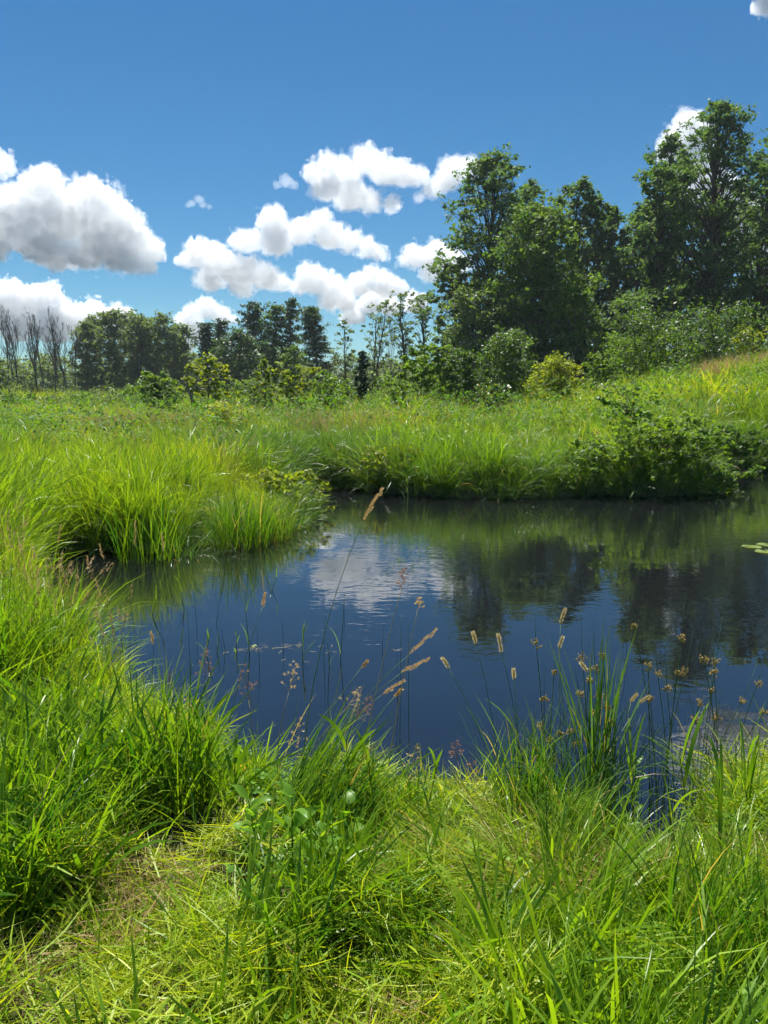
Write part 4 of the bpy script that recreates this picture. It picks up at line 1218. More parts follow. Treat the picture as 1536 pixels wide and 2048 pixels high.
# ------------------------------------------------------------------ single plants one can point at
M_STEM = leaf_mat('green_stem', (0.07, 0.15, 0.03), (0.16, 0.21, 0.05), 0.15, 0.45, 0.4)
M_STEM_D = leaf_mat('rush_stem', (0.03, 0.085, 0.025), (0.06, 0.12, 0.03), 0.1, 0.4, 0.5)
M_STEM_T = leaf_mat('straw_stem', (0.28, 0.24, 0.10), (0.40, 0.33, 0.16), 0.2, 0.5, 0.3)
M_SPIKE = leaf_mat('seed_spike', (0.55, 0.40, 0.19), (0.70, 0.54, 0.30), 0.35, 0.6, 0.2, trans_gain=(1.1, 1, 0.8))
M_SPIKE_R = leaf_mat('reddish_panicle', (0.30, 0.16, 0.11), (0.46, 0.30, 0.20), 0.35, 0.6, 0.2, trans_gain=(1.1, 1, 0.8))
M_SPIKE_G = leaf_mat('timothy_spike', (0.44, 0.37, 0.17), (0.60, 0.50, 0.27), 0.3, 0.6, 0.2, trans_gain=(1.1, 1, 0.8))
M_RUSHF = leaf_mat('rush_flower', (0.36, 0.27, 0.08), (0.54, 0.42, 0.14), 0.3, 0.55, 0.2, trans_gain=(1.1, 1, 0.7))
M_DOCK = leaf_mat('broad_leaf', (0.10, 0.25, 0.02), (0.24, 0.38, 0.04), 0.52, 0.42, 0.35)
M_YEL = leaf_mat('yellow_petals', (0.72, 0.42, 0.01), (0.80, 0.55, 0.02), 0.3, 0.5, 0.2, trans_gain=(1, 1, 1))
M_PINKF = leaf_mat('pink_clover', (0.48, 0.22, 0.22), (0.62, 0.36, 0.36), 0.3, 0.5, 0.2, trans_gain=(1, 1, 1))
M_DEADLEAF = leaf_mat('yellowed_leaf', (0.55, 0.33, 0.06), (0.62, 0.42, 0.12), 0.45, 0.5, 0.3, trans_gain=(1, 1, 0.8))


def bez(a, b, c, n=9):
    t = np.linspace(0, 1, n)[:, None]
    return a * (1 - t) ** 2 + 2 * b * t * (1 - t) + c * t * t


def spikelets(G, g, axis, rad, n, L, W, out=0.6):
    """small pointed scales round a curved axis (k,3)"""
    k = len(axis)
    u = (np.arange(n) + g.random(n)) / n
    idx = u * (k - 1)
    c = np.stack([np.interp(idx, np.arange(k), axis[:, i]) for i in range(3)], 1)
    d = np.gradient(axis, axis=0); d /= np.linalg.norm(d, axis=1)[:, None]
    d = np.stack([np.interp(idx, np.arange(k), d[:, i]) for i in range(3)], 1)
    r = np.interp(u, np.linspace(0, 1, len(rad)), rad)[:, None]
    w = g.normal(size=(n, 3)); w -= d * (w * d).sum(1)[:, None]; w /= np.linalg.norm(w, axis=1)[:, None]
    s = np.cross(d, w)
    dirn = d * (1 - out) + w * out; dirn /= np.linalg.norm(dirn, axis=1)[:, None]
    c = c + w * r * 0.6
    LL = L * g.uniform(0.7, 1.3, n)[:, None]
    a, e = c, c + dirn * LL
    b1 = c + dirn * LL * 0.45 + s * W + w * W * 0.5; b2 = c + dirn * LL * 0.45 - s * W + w * W * 0.5
    v = np.stack([a, b1, e, b2], 1).reshape(-1, 3)
    G.add(v, np.arange(n * 4).reshape(-1, 4))


def stalk(name, label, group, root_px, h0, h1, Y, kind='timothy', cat='grass stalk', root_z=None, bow=0.06, seed=0, leafy=0, Yr=None):
    """grass stalk: root at a ground pixel, seed head between two pixels at distance Y"""
    g = np.random.default_rng(seed + int(h0[0]) * 7 + int(h0[1]))
    rz = 0.22 if root_z is None else root_z
    r = on_z(root_px[0], root_px[1], rz)
    if Yr: r = np.array([at_y(root_px[0], root_px[1], Yr)[0], Yr, rz])
    r[2] = float(land(r[0], r[1])) - 0.03
    a, b = at_y(h0[0], h0[1], Y), at_y(h1[0], h1[1], Y - 0.02)
    rt = empty(name, tuple(r)); tag(rt, label, cat, group)
    a, b = a - r, b - r
    ctl = a * 0.5 + np.array([(b - a)[0] * -1.5, 0, np.linalg.norm(a) * bow])
    p = bez(np.zeros(3), ctl, a, 10)
    G = Geo(); G.tube(p, np.linspace(0.0022, 0.0011, 10), 5)
    mobj('stem', G.mesh('stem', True), M_STEM if kind in ('timothy', 'canary') else M_STEM_T, rt)
    H = Geo(); L = np.linalg.norm(b - a)
    t = np.linspace(0, 1, 8)[:, None]
    sag = np.array([0, 0, -0.06 * L])
    ax = a * (1 - t) + b * t + sag * (4 * t * (1 - t)) * -1
    if kind == 'timothy':
        H.tube(ax, np.array([.6, 1, 1.05, 1.05, 1, .95, .85, .4]) * 0.0036, 7)
        spikelets(H, g, ax, [0.005, .0055, .0055, .005, .003], 190, 0.0075, 0.0013, 0.65); mat = M_SPIKE_G
    elif kind == 'canary':
        H.tube(ax, np.linspace(0.0018, 0.0006, 8), 4)
        nl = 9
        for i in range(nl):                      # lobes of the panicle
            u = i / nl; c = a * (1 - u) + b * u
            d = (b - a) / L
            w = g.normal(size=3); w -= d * w.dot(d); w /= np.linalg.norm(w)
            ln = 0.20 * L * (1.1 - u * 0.6)
            q = np.stack([c, c + d * ln * .5 + w * ln * .18, c + d * ln + w * ln * .22])
            spikelets(H, g, q, [0.0028, .0042, .002], 34, 0.0085, 0.0015, 0.4)
        mat = M_SPIKE
    else:                                        # loose panicle
        H.tube(ax, np.linspace(0.0012, 0.0005, 8), 3)
        for i in range(16):
            u = (i + g.random()) / 16; c = a * (1 - u) + b * u
            d = (b - a) / L
            w = g.normal(size=3); w -= d * w.dot(d); w /= np.linalg.norm(w)
            ln = L * 0.34 * (1.05 - u) + 0.008
            e = c + d * ln * 0.55 + w * ln * g.uniform(.5, 1.0)
            H.tube(np.stack([c, (c + e) / 2 + d * ln * .08, e]), [0.0006, .0005, .0004], 3, cap=False)
            spikelets(H, g, np.stack([e - (e - c) * .25, e]), [0.0015, .001], 9, 0.009, 0.0016, 0.45)
        mat = M_SPIKE_R if kind == 'panicle' else M_SPIKE
    mobj('seed_head', H.mesh('seed_head'), mat, rt)
    for i in range(leafy):
        u = g.uniform(.25, .6); c = p[int(u * 9)]
        az = g.uniform(0, 6.28)
        v, q, uv = blades(g, 1, 0.0, (.12, .22), (.006, .009), (.3, .6), (.6, 1.2), segs=6)
        mobj('leaf', np_mesh('leaf', v + c, q, uv), M_GRASS, rt)
    return rt


TG = 'timothy grass heads over the near shore'
TL = [((1130, 1600), (1121, 1247), (1131, 1217), 3.2, 'tallest timothy head at right, upright and tan'),
      ((1150, 1610), (1118, 1296), (1126, 1273), 3.15, 'timothy head directly below the tallest one'),
      ((1010, 1640), (952, 1288), (945, 1263), 3.1, 'timothy head tipped left over open water right of centre'),
      ((1050, 1620), (1003, 1305), (996, 1268), 3.1, 'slim timothy head, second of the pair tipped left over open water'),
      ((1010, 1620), (897, 1336), (884, 1315), 3.0, 'small timothy head bent left at the picture centre'),
      ((1040, 1640), (1028, 1358), (1027, 1337), 3.0, 'tiny upright timothy head left of the big rush clump'),
      ((1190, 1640), (1174, 1343), (1160, 1324), 2.95, 'timothy head leaning left in front of the big rush clump'),
      ((1240, 1650), (1279, 1405), (1301, 1392), 2.9, 'timothy head lying nearly level right of the big rush clump'),
      ((1225, 1650), (1262, 1404), (1274, 1388), 2.95, 'small timothy head beside the level one')]
for i, (rp_, a, b, Y, lb) in enumerate(TL):
    stalk('timothy_stalk', lb, TG, rp_, a, b, Y, 'timothy', seed=i, leafy=1 if i % 3 == 0 else 0)
CG2 = 'leaning reed-grass seed heads in the centre'
CL = [((600, 1640), (727, 1040), (765, 978), 2.75, 'highest tan reed-grass head, reaching up to the far bank reflection'),
      ((640, 1600), (820, 1308), (873, 1259), 3.1, 'leaning tan reed-grass head, topmost of the slanting three'),
      ((640, 1610), (803, 1345), (859, 1318), 3.05, 'leaning tan reed-grass head, middle of the slanting three'),
      ((620, 1615), (766, 1388), (808, 1360), 3.0, 'leaning tan reed-grass head, lowest of the slanting three'),
      ((640, 1620), (789, 1394), (803, 1379), 3.0, 'stubby head tucked under the lowest slanting reed-grass head'),
      ((560, 1620), (723, 1335), (735, 1323), 3.1, 'small pale head on a long slanting stem left of the slanting three')]
for i, (rp_, a, b, Y, lb) in enumerate(CL):
    stalk('reed_grass_stalk', lb, CG2, rp_, a, b, Y, 'canary', cat='grass stalk', seed=40 + i, bow=0.05)
PG2 = 'loose dry panicles over the water'
PL = [((700, 1640), (803, 1178), (807, 1138), 2.9, 'reddish seed head standing against the cloud reflection'),
      ((760, 1640), (836, 1217), (841, 1200), 2.9, 'tiny reddish seed head right of the cloud reflection'),
      ((520, 1600), (497, 1400), (492, 1330), 3.1, 'loose dry panicle over the water left of centre'),
      ((560, 1620), (578, 1385), (592, 1325), 3.0, 'pale panicle on a bare thin stem in the left water'),
      ((420, 1560), (412, 1360), (408, 1300), 3.3, 'brownish panicle at the edge of the left bank grass'),
      ((590, 1630), (690, 1420), (722, 1380), 2.9, 'drooping straw panicle among the slanting stems'),
      ((610, 1640), (712, 1440), (740, 1398), 2.9, 'second straw panicle below the drooping one'),
      ((600, 1660), (596, 1510), (600, 1440), 2.9, 'short dark panicle at the near water edge'),
      ((960, 1660), (942, 1580), (944, 1520), 2.85, 'pinkish panicle at the near shore right of centre'),
      ((810, 1660), (822, 1570), (830, 1490), 2.9, 'brown twiggy panicle at the near shore in the centre'),
      ((930, 1650), (915, 1520), (910, 1485), 2.9, 'short brown spike left of the pinkish panicle'),
      ((460, 1600), (368, 1460), (374, 1400), 3.2, 'wispy panicle low at the left water edge')]
for i, (rp_, a, b, Y, lb) in enumerate(PL):
    stalk('dry_panicle', lb, PG2, rp_, a, b, Y, 'panicle' if i % 2 == 0 else 'straw', cat='grass stalk', seed=70 + i)
LG2 = 'seed heads along the left bank'
LL = [((262, 1290), (270, 1092), (271, 1040), 6.4, 'upright tan seed head in front of the dark left inlet'),
      ((300, 1300), (328, 1102), (324, 1066), 6.3, 'upright tan seed head right of the one at the dark inlet'),
      ((170, 1280), (207, 1118), (198, 1088), 6.4, 'leaning tan seed head at the left bank edge'),
      ((150, 1290), (176, 1130), (174, 1112), 6.2, 'short tan seed head, lowest of the left bank'),
      ((440, 1560), (525, 1214), (530, 1186), 3.7, 'tan seed head above the pond left of centre'),
      ((300, 1500), (307, 1288), (302, 1264), 4.0, 'pale seed head leaning over the left bank water'),
      ((120, 1280), (116, 1085), (122, 1050), 6.6, 'thin tan seed head farthest left on the bank')]
for i, (rp_, a, b, Y, lb) in enumerate(LL):
    stalk('bank_seed_stalk', lb, LG2, rp_, a, b, Y, 'canary', cat='grass stalk', seed=90 + i, Yr=Y - (0.0 if Y > 5 else 0.3))


# ---- rushes with brown flower clusters
def rush(label, root_px, clusters, extra, h=(0.5, 0.95), spread=0.10, seed=0, root_z=0.1, Yd=0.0):
    g = np.random.default_rng(900 + seed)
    r = on_z(*root_px, root_z); r[2] = float(land(r[0], r[1])) - 0.03
    rt = empty('rush_clump', tuple(r)); tag(rt, label, 'rush', 'clumps of soft rush at the near shore')
    G = Geo()
    F_ = []
    for (px, py) in clusters:
        c = at_y(px, py, r[1] + g.uniform(-0.12, 0.12) + Yd) - r
        o = np.append(g.normal(0, spread * 0.5, 2), 0)
        top = c + (c - o) * g.uniform(0.12, 0.3)
        ctl = (o + c) / 2 + np.array([-(c - o)[0] * 0.18, 0, 0.05])
        p = np.concatenate([bez(o, ctl, c, 8), top[None]])
        G.tube(p, np.append(np.linspace(0.0024, 0.0016, 8), 0.0004), 5)
        F_.append(c)
    for _ in range(extra):
        o = np.append(g.normal(0, spread * 0.55, 2), 0)
        hh = g.uniform(*h); a = g.uniform(0, 6.283); le = abs(g.normal(0.16, 0.12))
        e = o + np.array([math.cos(a) * le * hh, math.sin(a) * le * hh, hh])
        G.tube(bez(o, (o + e) / 2 + np.array([-math.cos(a), -math.sin(a), .6]) * le * hh * .25, e, 7), np.linspace(0.0024, 0.0005, 7), 4)
    mobj('stems', G.mesh('stems', True), M_STEM_D, rt)
    for c in F_:
        H = Geo()
        R0 = g.uniform(0.010, 0.019)
        for k in range(15):
            d = g.normal(size=3); d[2] += 0.4; d /= np.linalg.norm(d)
            e = c + d * R0 * g.uniform(0.5, 1.25)
            H.tube(np.stack([c, e]), [0.0005, 0.0004], 3, cap=False)
            for _ in range(3):
                q = e + g.normal(0, 0.0026, 3); s = g.uniform(0.0022, 0.0036)
                H.add(q + np.array([[s, 0, 0], [-s, 0, 0], [0, s, 0], [0, -s, 0], [0, 0, s * 1.5], [0, 0, -s * 1.5]]),
                      t=[[0, 2, 4], [2, 1, 4], [1, 3, 4], [3, 0, 4], [2, 0, 5], [1, 2, 5], [3, 1, 5], [0, 3, 5]])
        mobj('flower_cluster', H.mesh('flower_cluster'), M_RUSHF, rt)


rush('tallest dense rush clump with brown flower tufts at the near shore', (1205, 1620),
     [(1165, 1315), (1206, 1314), (1190, 1338), (1178, 1362), (1198, 1392), (1215, 1416), (1190, 1425), (1222, 1445), (1160, 1390)], 70, (0.35, 0.72), 0.13, 1)
rush('open rush clump with the highest brown tufts, right of the tallest clump', (1330, 1610),
     [(1268, 1253), (1362, 1275), (1296, 1333), (1356, 1346), (1371, 1345), (1315, 1348), (1300, 1398), (1334, 1378)], 34, (0.35, 0.7), 0.15, 2)
rush('rush clump leaning right towards the picture edge', (1420, 1600),
     [(1408, 1320), (1432, 1325), (1428, 1345), (1515, 1368), (1485, 1402), (1433, 1437), (1424, 1380), (1528, 1425), (1400, 1405), (1390, 1440)], 26, (0.3, 0.62), 0.14, 3)
rush('low rush clump with many brown tufts left of the tallest clump', (1090, 1610),
     [(1072, 1288), (1108, 1345), (1088, 1400), (1082, 1452), (1120, 1470), (1098, 1482), (1140, 1462), (1150, 1488), (1070, 1500), (1105, 1520)], 44, (0.25, 0.5), 0.14, 4)


# ---- clumps of grass that stand out
def clump(label, px, py, n, L, W, lean, curve, mat, seed, spread=0.08, az=None, azs=0.6, name='grass_clump', group='separate grass clumps at the near shore', z=0.2):
    g = np.random.default_rng(700 + seed)
    r = on_z(px, py, z); r[2] = float(land(r[0], r[1])) - 0.02
    rt = empty(name, tuple(r)); tag(rt, label, 'grass clump', group)
    v, q, uv = blades(g, n, spread, L, W, lean, curve, segs=7, az=az, azs=azs)
    mobj('blades', np_mesh('blades', v, q, uv), mat, rt)


clump('dense bright green fine clump left of the low rushes', 1050, 1650, 170, (.25, .5), (.003, .006), (.03, .35), (.1, .9), M_GRASS, 1, 0.13)
clump('arching dark sedge clump between the fine clump and the tallest rushes', 1160, 1680, 90, (.35, .6), (.003, .006), (.1, .5), (.5, 1.6), M_SEDGE, 2, 0.08)
clump('clump of upright green blades inside the tallest rushes', 1195, 1610, 60, (.55, .95), (.005, .010), (.0, .16), (.05, .3), M_SEDGE, 3, 0.06)
clump('slanting tuft of long blades leaning right over the water in the centre', 590, 1660, 90, (.28, .55), (.005, .011), (.25, .6), (.1, .45), M_GRASS, 4, 0.12, az=0.25, azs=0.35)
clump('second slanting tuft, in front of the one leaning over the water', 640, 1720, 70, (.28, .5), (.005, .010), (.25, .7), (.1, .6), M_GRASS, 5, 0.12, az=0.3, azs=0.4)
clump('soft grass tuft right of the slanting tufts', 800, 1690, 110, (.15, .34), (.004, .008), (.03, .4), (.1, .9), M_GRASS, 6, 0.13)
clump('arching pale sedge clump at the right picture edge', 1470, 1660, 130, (.3, .6), (.003, .006), (.1, .6), (.5, 1.6), M_GRASS_Y, 7, 0.12)
clump('big leafy clump at the left edge casting the darkest shade', 340, 1640, 150, (.35, .62), (.006, .012), (.02, .4), (.1, .9), M_GRASS, 8, 0.16)
clump('arching grass clump in the lower left corner', 20, 1830, 110, (.35, .62), (.005, .009), (.1, .5), (.3, 1.2), M_GRASS, 9, 0.13)
clump('low broad-bladed clump at the bottom of the picture right of centre', 930, 2010, 60, (.2, .42), (.006, .011), (.3, .8), (.3, 1.0), M_GRASS, 10, 0.10, az=0.5, azs=0.5)
PT = 'grass clumps on the point at left'
clump('dense upright tuft standing by itself on the grassy point', 480, 1075, 260, (.5, .95), (.006, .012), (.0, .30), (.05, .8), M_GRASS, 21, 0.32, group=PT, z=0.1)
clump('smaller tuft at the right end of the grassy point', 545, 1062, 160, (.3, .65), (.006, .012), (.0, .45), (.1, 1.0), M_GRASS_Y, 22, 0.26, group=PT, z=0.1)
clump('tall dark-based tuft where the point joins the left bank', 300, 1095, 260, (.6, 1.1), (.006, .013), (.0, .30), (.05, .9), M_GRASS, 23, 0.38, group=PT, z=0.1)
clump('drooping tuft over the dark inlet beside the point', 370, 1095, 150, (.5, .9), (.005, .010), (.1, .6), (.6, 1.9), M_SEDGE, 24, 0.22, group=PT, z=0.1)
clump('pale stubby tuft beside the pink clover', 925, 1930, 60, (.08, .16), (.003, .005), (.0, .3), (.0, .3), M_GRASS_Y, 11, 0.05)
clump('bright green tuft in the lower right corner', 1440, 2000, 110, (.25, .5), (.004, .008), (.03, .4), (.1, .9), M_GRASS, 12, 0.16)


# ---- upright reed shoots with wide leaves
def blade_obj(g, rt, p0, az, L, W, lean, curve, mat, name='leaf', segs=9):
    v, q, uv = blades(g, 1, 0.0, (L, L), (W, W), (lean, lean), (curve, curve), segs=segs, az=az, azs=0.05)
    return mobj(name, np_mesh(name, v + np.asarray(p0), q, uv), mat, rt)


def shoot(label, root_px, top_px, n, W, seed, z=0.2, mat=None, group='wide-leaved reed shoots', wet=False, lean=(0.05, 0.35), name='reed_shoot', Lf=(.45, .8)):
    g = np.random.default_rng(300 + seed)
    r = on_z(*root_px, 0.0 if wet else z); r[2] = 0.0 if wet else float(land(r[0], r[1])) - 0.02
    top = at_y(*top_px, r[1]) - r
    if wet: r = r - np.array([0, 0, 0.06]); top = top + np.array([0, 0, 0.06])
    rt = empty(name, tuple(r)); tag(rt, label, 'reed', group)
    h = np.linalg.norm(top)
    G = Geo(); p = bez(np.zeros(3), top * 0.5 + np.array([0, 0, .03]), top * 0.8, 7)
    G.tube(p, np.linspace(0.0035, 0.0014, 7), 6)
    mobj('stem', G.mesh('stem', True), M_STEM, rt)
    az0 = g.uniform(0, 6.28)
    for i in range(n):
        u = 0.15 + 0.65 * i / max(1, n - 1)
        c = np.array([np.interp(u, np.linspace(0, 1, 7), p[:, k]) for k in range(3)])
        blade_obj(g, rt, c, az0 + i * math.pi + g.normal(0, .5), h * g.uniform(*Lf) * (1 - 0.3 * u), W * g.uniform(.8, 1.15), g.uniform(*lean), g.uniform(.2, 1.0), mat or M_GRASS)
    return rt


SHOTS = [((1435, 1800), (1440, 1500), 6, .017, 'tall wide-leaved reed shoot at lower right'),
         ((1360, 1800), (1330, 1570), 4, .012, 'yellowing narrow shoot left of the tall one at lower right'),
         ((1490, 1680), (1500, 1440), 5, .015, 'bright reed shoot against the water at the right edge'),
         ((1390, 1660), (1350, 1440), 4, .016, 'reed shoot with a pale folded leaf left of the right edge shoot'),
         ((845, 1690), (885, 1480), 3, .017, 'reed shoot with one long blade against the water in the centre'),
         ((745, 1690), (735, 1470), 5, .017, 'leafy reed shoot between the slanting tufts'),
         ((700, 1700), (690, 1420), 4, .016, 'reed shoot with a bright drooping leaf over the water'),
         ((420, 1640), (415, 1400), 6, .019, 'wide-bladed shoot on the left bank beside the water'),
         ((360, 1620), (350, 1380), 6, .018, 'wide-bladed shoot, second from the water on the left bank'),
         ((470, 1650), (470, 1480), 5, .018, 'low wide-bladed shoot at the corner of the left bank'),
         ((260, 1640), (255, 1440), 6, .019, 'sunlit wide-bladed shoot in the middle of the left bank'),
         ((150, 1500), (160, 1320), 5, .017, 'wide-bladed shoot farther back on the left bank'),
         ((1270, 1660), (1262, 1470), 6, .011, 'bright green willowy shoot in front of the open rush clump'),
         ((985, 1850), (960, 1690), 4, .013, 'yellow-green shoot in the flattened grass'),
         ((660, 1900), (640, 1740), 5, .015, 'arching shoot in the centre foreground')]
for i, (a, b, n, w, lb) in enumerate(SHOTS):
    shoot(lb, a, b, n, w, i, mat=M_GRASS_Y if i in (1, 5, 8, 10, 13) else M_GRASS)

# ---- shoots and stems standing in the water
WG = 'reeds standing in the pond'
WS = [((605, 1322), (606, 1232), 5, .010, 'bushy reed shoot standing in the water left of centre'),
      ((500, 1305), (487, 1180), 2, .008, 'tall thin reed with a bent leaf, rooted in floating litter'),
      ((472, 1305), (474, 1255), 3, .009, 'short pair of bright blades beside the floating litter'),
      ((660, 1330), (653, 1268), 1, .006, 'thin stem with a tiny leaf right of the bushy reed'),
      ((680, 1322), (692, 1150), 1, .007, 'tallest single reed in the water with a bright leaf tip'),
      ((410, 1310), (425, 1240), 4, .008, 'tangled reed tuft in the water by the left bank'),
      ((432, 1306), (440, 1262), 3, .007, 'small tangled reed right of the tuft by the left bank'),
      ((540, 1180), (560, 1140), 2, .007, 'faint reed stem in the reflection of the grassy point'),
      ((300, 1230), (330, 1150), 3, .008, 'leaning reed in the dark left inlet'),
      ((370, 1220), (352, 1130), 3, .008, 'bent reed in the dark inlet nearer the point')]
for i, (a, b, n, w, lb) in enumerate(WS):
    shoot(lb, a, b, n, w, 40 + i, group=WG, wet=True, mat=M_GRASS_Y if i in (2, 4) else M_GRASS, Lf=(.3, .6), name='pond_reed')
RD = [((648, 1330), (650, 1225)), ((655, 1400), (660, 1300)), ((567, 1300), (563, 1235)), ((395, 1262), (388, 1180)), ((430, 1250), (446, 1170)),
      ((452, 1305), (440, 1250)), ((800, 1480), (803, 1230)), ((818, 1475), (816, 1240)), ((795, 1400), (794, 1310)), ((765, 1300), (767, 1245)),
      ((380, 1330), (375, 1220)), ((520, 1330), (512, 1250)), ((690, 1240), (687, 1190)), ((1255, 1330), (1250, 1235)), ((1400, 1330), (1398, 1270))]
RLAB = ['thin dark stem right of the bushy pond reed', 'thin stem in open water below the bushy reed', 'thin stem left of the bushy pond reed',
        'dark bare stem by the left bank, leaning left', 'dark bare stem by the left bank, leaning right', 'short bare stem at the left end of the floating litter',
        'left one of two long dark stems in mid-water', 'right one of two long dark stems in mid-water', 'bare stem under the dragonfly', 'short bare stem left of the dragonfly',
        'long bare stem close to the left bank grass', 'short bare stem in front of the floating litter', 'bare stem left of the cloud reflection',
        'thin dark stem behind the tallest rush clump', 'thin dark stem in the water at far right']
for i, ((a, b), lb) in enumerate(zip(RD, RLAB)):
    r = on_z(*a, 0.0); t_ = at_y(*b, r[1]) - r
    G = Geo(); G.tube(bez(np.array([0, 0, -0.05]), t_ * 0.5 + np.array([0.004 * (i % 3 - 1), 0, 0]), t_, 6), np.linspace(0.0022, 0.0008, 6), 5)
    o = mobj('bare_stem', G.mesh('bare_stem', True), M_STEM_D, loc=tuple(r)); tag(o, lb, 'plant stem', WG)

# floating litter and twigs
g = np.random.default_rng(77)
G = Geo()
for i in range(60):
    px = g.uniform(440, 600); py = 1304 - (px - 440) * 0.08 + g.normal(0, 2.5)
    if g.random() < 0.25: px, py = g.uniform(380, 700), g.uniform(1285, 1335)
    c = on_z(px, py, 0.004); a = g.normal(0.3, 0.8); L = g.uniform(0.004, 0.03)
    d = np.array([math.cos(a), math.sin(a), 0]) * L; s = np.array([-math.sin(a), math.cos(a), 0]) * g.uniform(.0006, .0018)
    G.add([c - d - s, c + d - s, c + d * 1.05 + s, c - d + s], [[0, 1, 2, 3]])
tag(mobj('floating_litter', G.mesh('floating_litter'), M_STEM_T), 'bits of pale dead stalk floating on the water left of centre', 'litter', kind='stuff')


def lily(label, px, py, r, seed):
    g = np.random.default_rng(seed)
    c = on_z(px, py, 0.0)
    n = 22; th = np.linspace(0.25, 6.03, n) + g.uniform(0, 6.28)
    rim = np.stack([r * np.cos(th), r * np.sin(th) * .92, 0.006 + 0.004 * np.sin(th * 3 + seed)], 1)
    v = np.concatenate([[[0, 0, 0.006]], rim * [.55, .55, .9], rim])
    q = [[1 + i, 1 + n + i, 2 + n + i, 2 + i] for i in range(n - 1)]
    t = [[0, 1 + i, 2 + i] for i in range(n - 1)]
    o = mobj('lily_pad', np_mesh('lily_pad', v, [np.array(q), np.array(t)], smooth=True), M_PAD, loc=tuple(c))
    tag(o, label, 'lily pad', 'lily pads at the right edge of the pond')


M_PAD = leaf_mat('lily_pad', (0.16, 0.21, 0.05), (0.26, 0.28, 0.08), 0.15, 0.25, 0.6)
lily('lily pad farthest from the right edge of the picture', 1503, 1094, 0.11, 1)
lily('lily pad cut by the right picture edge, nearest the viewer', 1534, 1104, 0.13, 2)
lily('lily pad behind the other two at the right edge', 1530, 1090, 0.10, 3)
lily('single small floating leaf beside the thin bent reed', 508, 1293, 0.022, 4)

# fallen branch at the tip of the grassy point
G = Geo(); a, b = on_z(590, 1034, 0.02), on_z(642, 1020, 0.03)
G.tube(bez(a, (a + b) / 2 + [0, 0, .03], b, 7), np.linspace(.014, .006, 7), 6)
m_ = (a + b) / 2; G.tube(np.stack([m_, m_ + [.1, .12, .05], m_ + [.2, .2, .04]]), [.006, .004, .002], 5)
tag(mobj('fallen_branch', G.mesh('fallen_branch', True), M_BARK_PALE), 'pale dead stick lying in the water at the tip of the point', 'stick')


# ---- broad-leaved herbs
def leaf_mesh(L, W, fold=0.25, droop=0.4, g=None, lobes=0):
    k = 8
    t = np.linspace(0, 1, k + 1)
    w = W * np.sin(np.clip(t * 1.08, 0, 1) ** 0.75 * math.pi) ** 0.8 * 0.5 + 0.001
    if lobes: w = w * (1 + 0.22 * np.where(np.arange(k + 1) % 2 == 0, 1, -1))
    th = -droop * t ** 1.5 + 0.5
    x = np.concatenate([[0], np.cumsum(np.cos(th[1:]) * L / k)]); z = np.concatenate([[0], np.cumsum(np.sin(th[1:]) * L / k)])
    wav = 0.03 * L * np.sin(t * 9)
    mid = np.stack([x, 0 * t, z], 1)
    l = np.stack([x, w, z + w * fold + wav], 1); r = np.stack([x, -w, z + w * fold - wav], 1)
    v = np.concatenate([mid, l, r]); n = k + 1
    q = [[i, i + 1, n + i + 1, n + i] for i in range(k)] + [[i + 1, i, 2 * n + i, 2 * n + i + 1] for i in range(k)]
    uv = np.concatenate([np.stack([0 * t + .5, t], 1), np.stack([0 * t + 1, t], 1), np.stack([0 * t, t], 1)])
    return np_mesh('leaf', v, np.array(q), uv, smooth=True)


def herb_plant(label, px, py, n, L, W, H, seed, mat=None, lobes=0, up=0.6, z=0.28, name='broadleaf_plant', cat='plant'):
    g = np.random.default_rng(400 + seed)
    r = on_z(px, py, z); r[2] = float(land(r[0], r[1])) - 0.01
    rt = empty(name, tuple(r)); tag(rt, label, cat, 'broad-leaved plants in the foreground')
    H = H * 1.2; n = int(n * 1.5)
    G = Geo(); tip = np.array([g.normal(0, .04), g.normal(0, .03), H])
    p = bez(np.zeros(3), tip * .5, tip, 6); G.tube(p, np.linspace(.004, .0018, 6), 6)
    mobj('stem', G.mesh('stem', True), M_STEM, rt)
    for i in range(n):
        u = (i + .5) / n
        o = mobj('leaf', leaf_mesh(g.uniform(*L) * (1.1 - .4 * u), g.uniform(*W) * (1.1 - .4 * u), .25, g.uniform(.2, 1.1), g, lobes), mat or M_DOCK, rt)
        o.location = tuple(p[0] * (1 - u) + p[-1] * u)
        o.rotation_euler = (g.normal(0, .25), -g.uniform(0, up), i * 2.4 + g.normal(0, .4))


herb_plant('broad-leaved dock plant on the left of the centre tufts', 520, 1725, 7, (.10, .16), (.045, .065), .20, 1)
herb_plant('tall pale-leaved plant at the heart of the centre tufts', 585, 1760, 9, (.10, .15), (.04, .06), .28, 2)
herb_plant('hand-shaped leafy plant below the slanting tufts', 640, 1790, 8, (.06, .10), (.03, .045), .22, 3, lobes=1)
herb_plant('plant with one large round pale leaf in the centre', 690, 1730, 5, (.07, .10), (.05, .07), .22, 4)
herb_plant('bright spiky-leaved plant at the bottom left of centre', 545, 1985, 12, (.09, .15), (.03, .045), .10, 5, mat=M_DOCK, up=0.9)
herb_plant('bright plant with pointed leaves at the bottom edge', 500, 2040, 9, (.08, .13), (.03, .04), .07, 6, up=0.8)
herb_plant('toothed yellow-green plant in the muddy hollow under the rushes', 1245, 1670, 7, (.07, .11), (.02, .032), .10, 7, lobes=1)
herb_plant('nettle-like plant climbing beside the tallest rushes', 1265, 1640, 12, (.07, .10), (.016, .024), .42, 8, z=0.15)
herb_plant('small-leaved plant at the bottom right of centre', 1180, 2000, 14, (.03, .05), (.014, .02), .14, 9)
herb_plant('leafy plant cut by the left edge on the yellow bank', 15, 1250, 9, (.16, .26), (.03, .05), .35, 10, z=0.26)
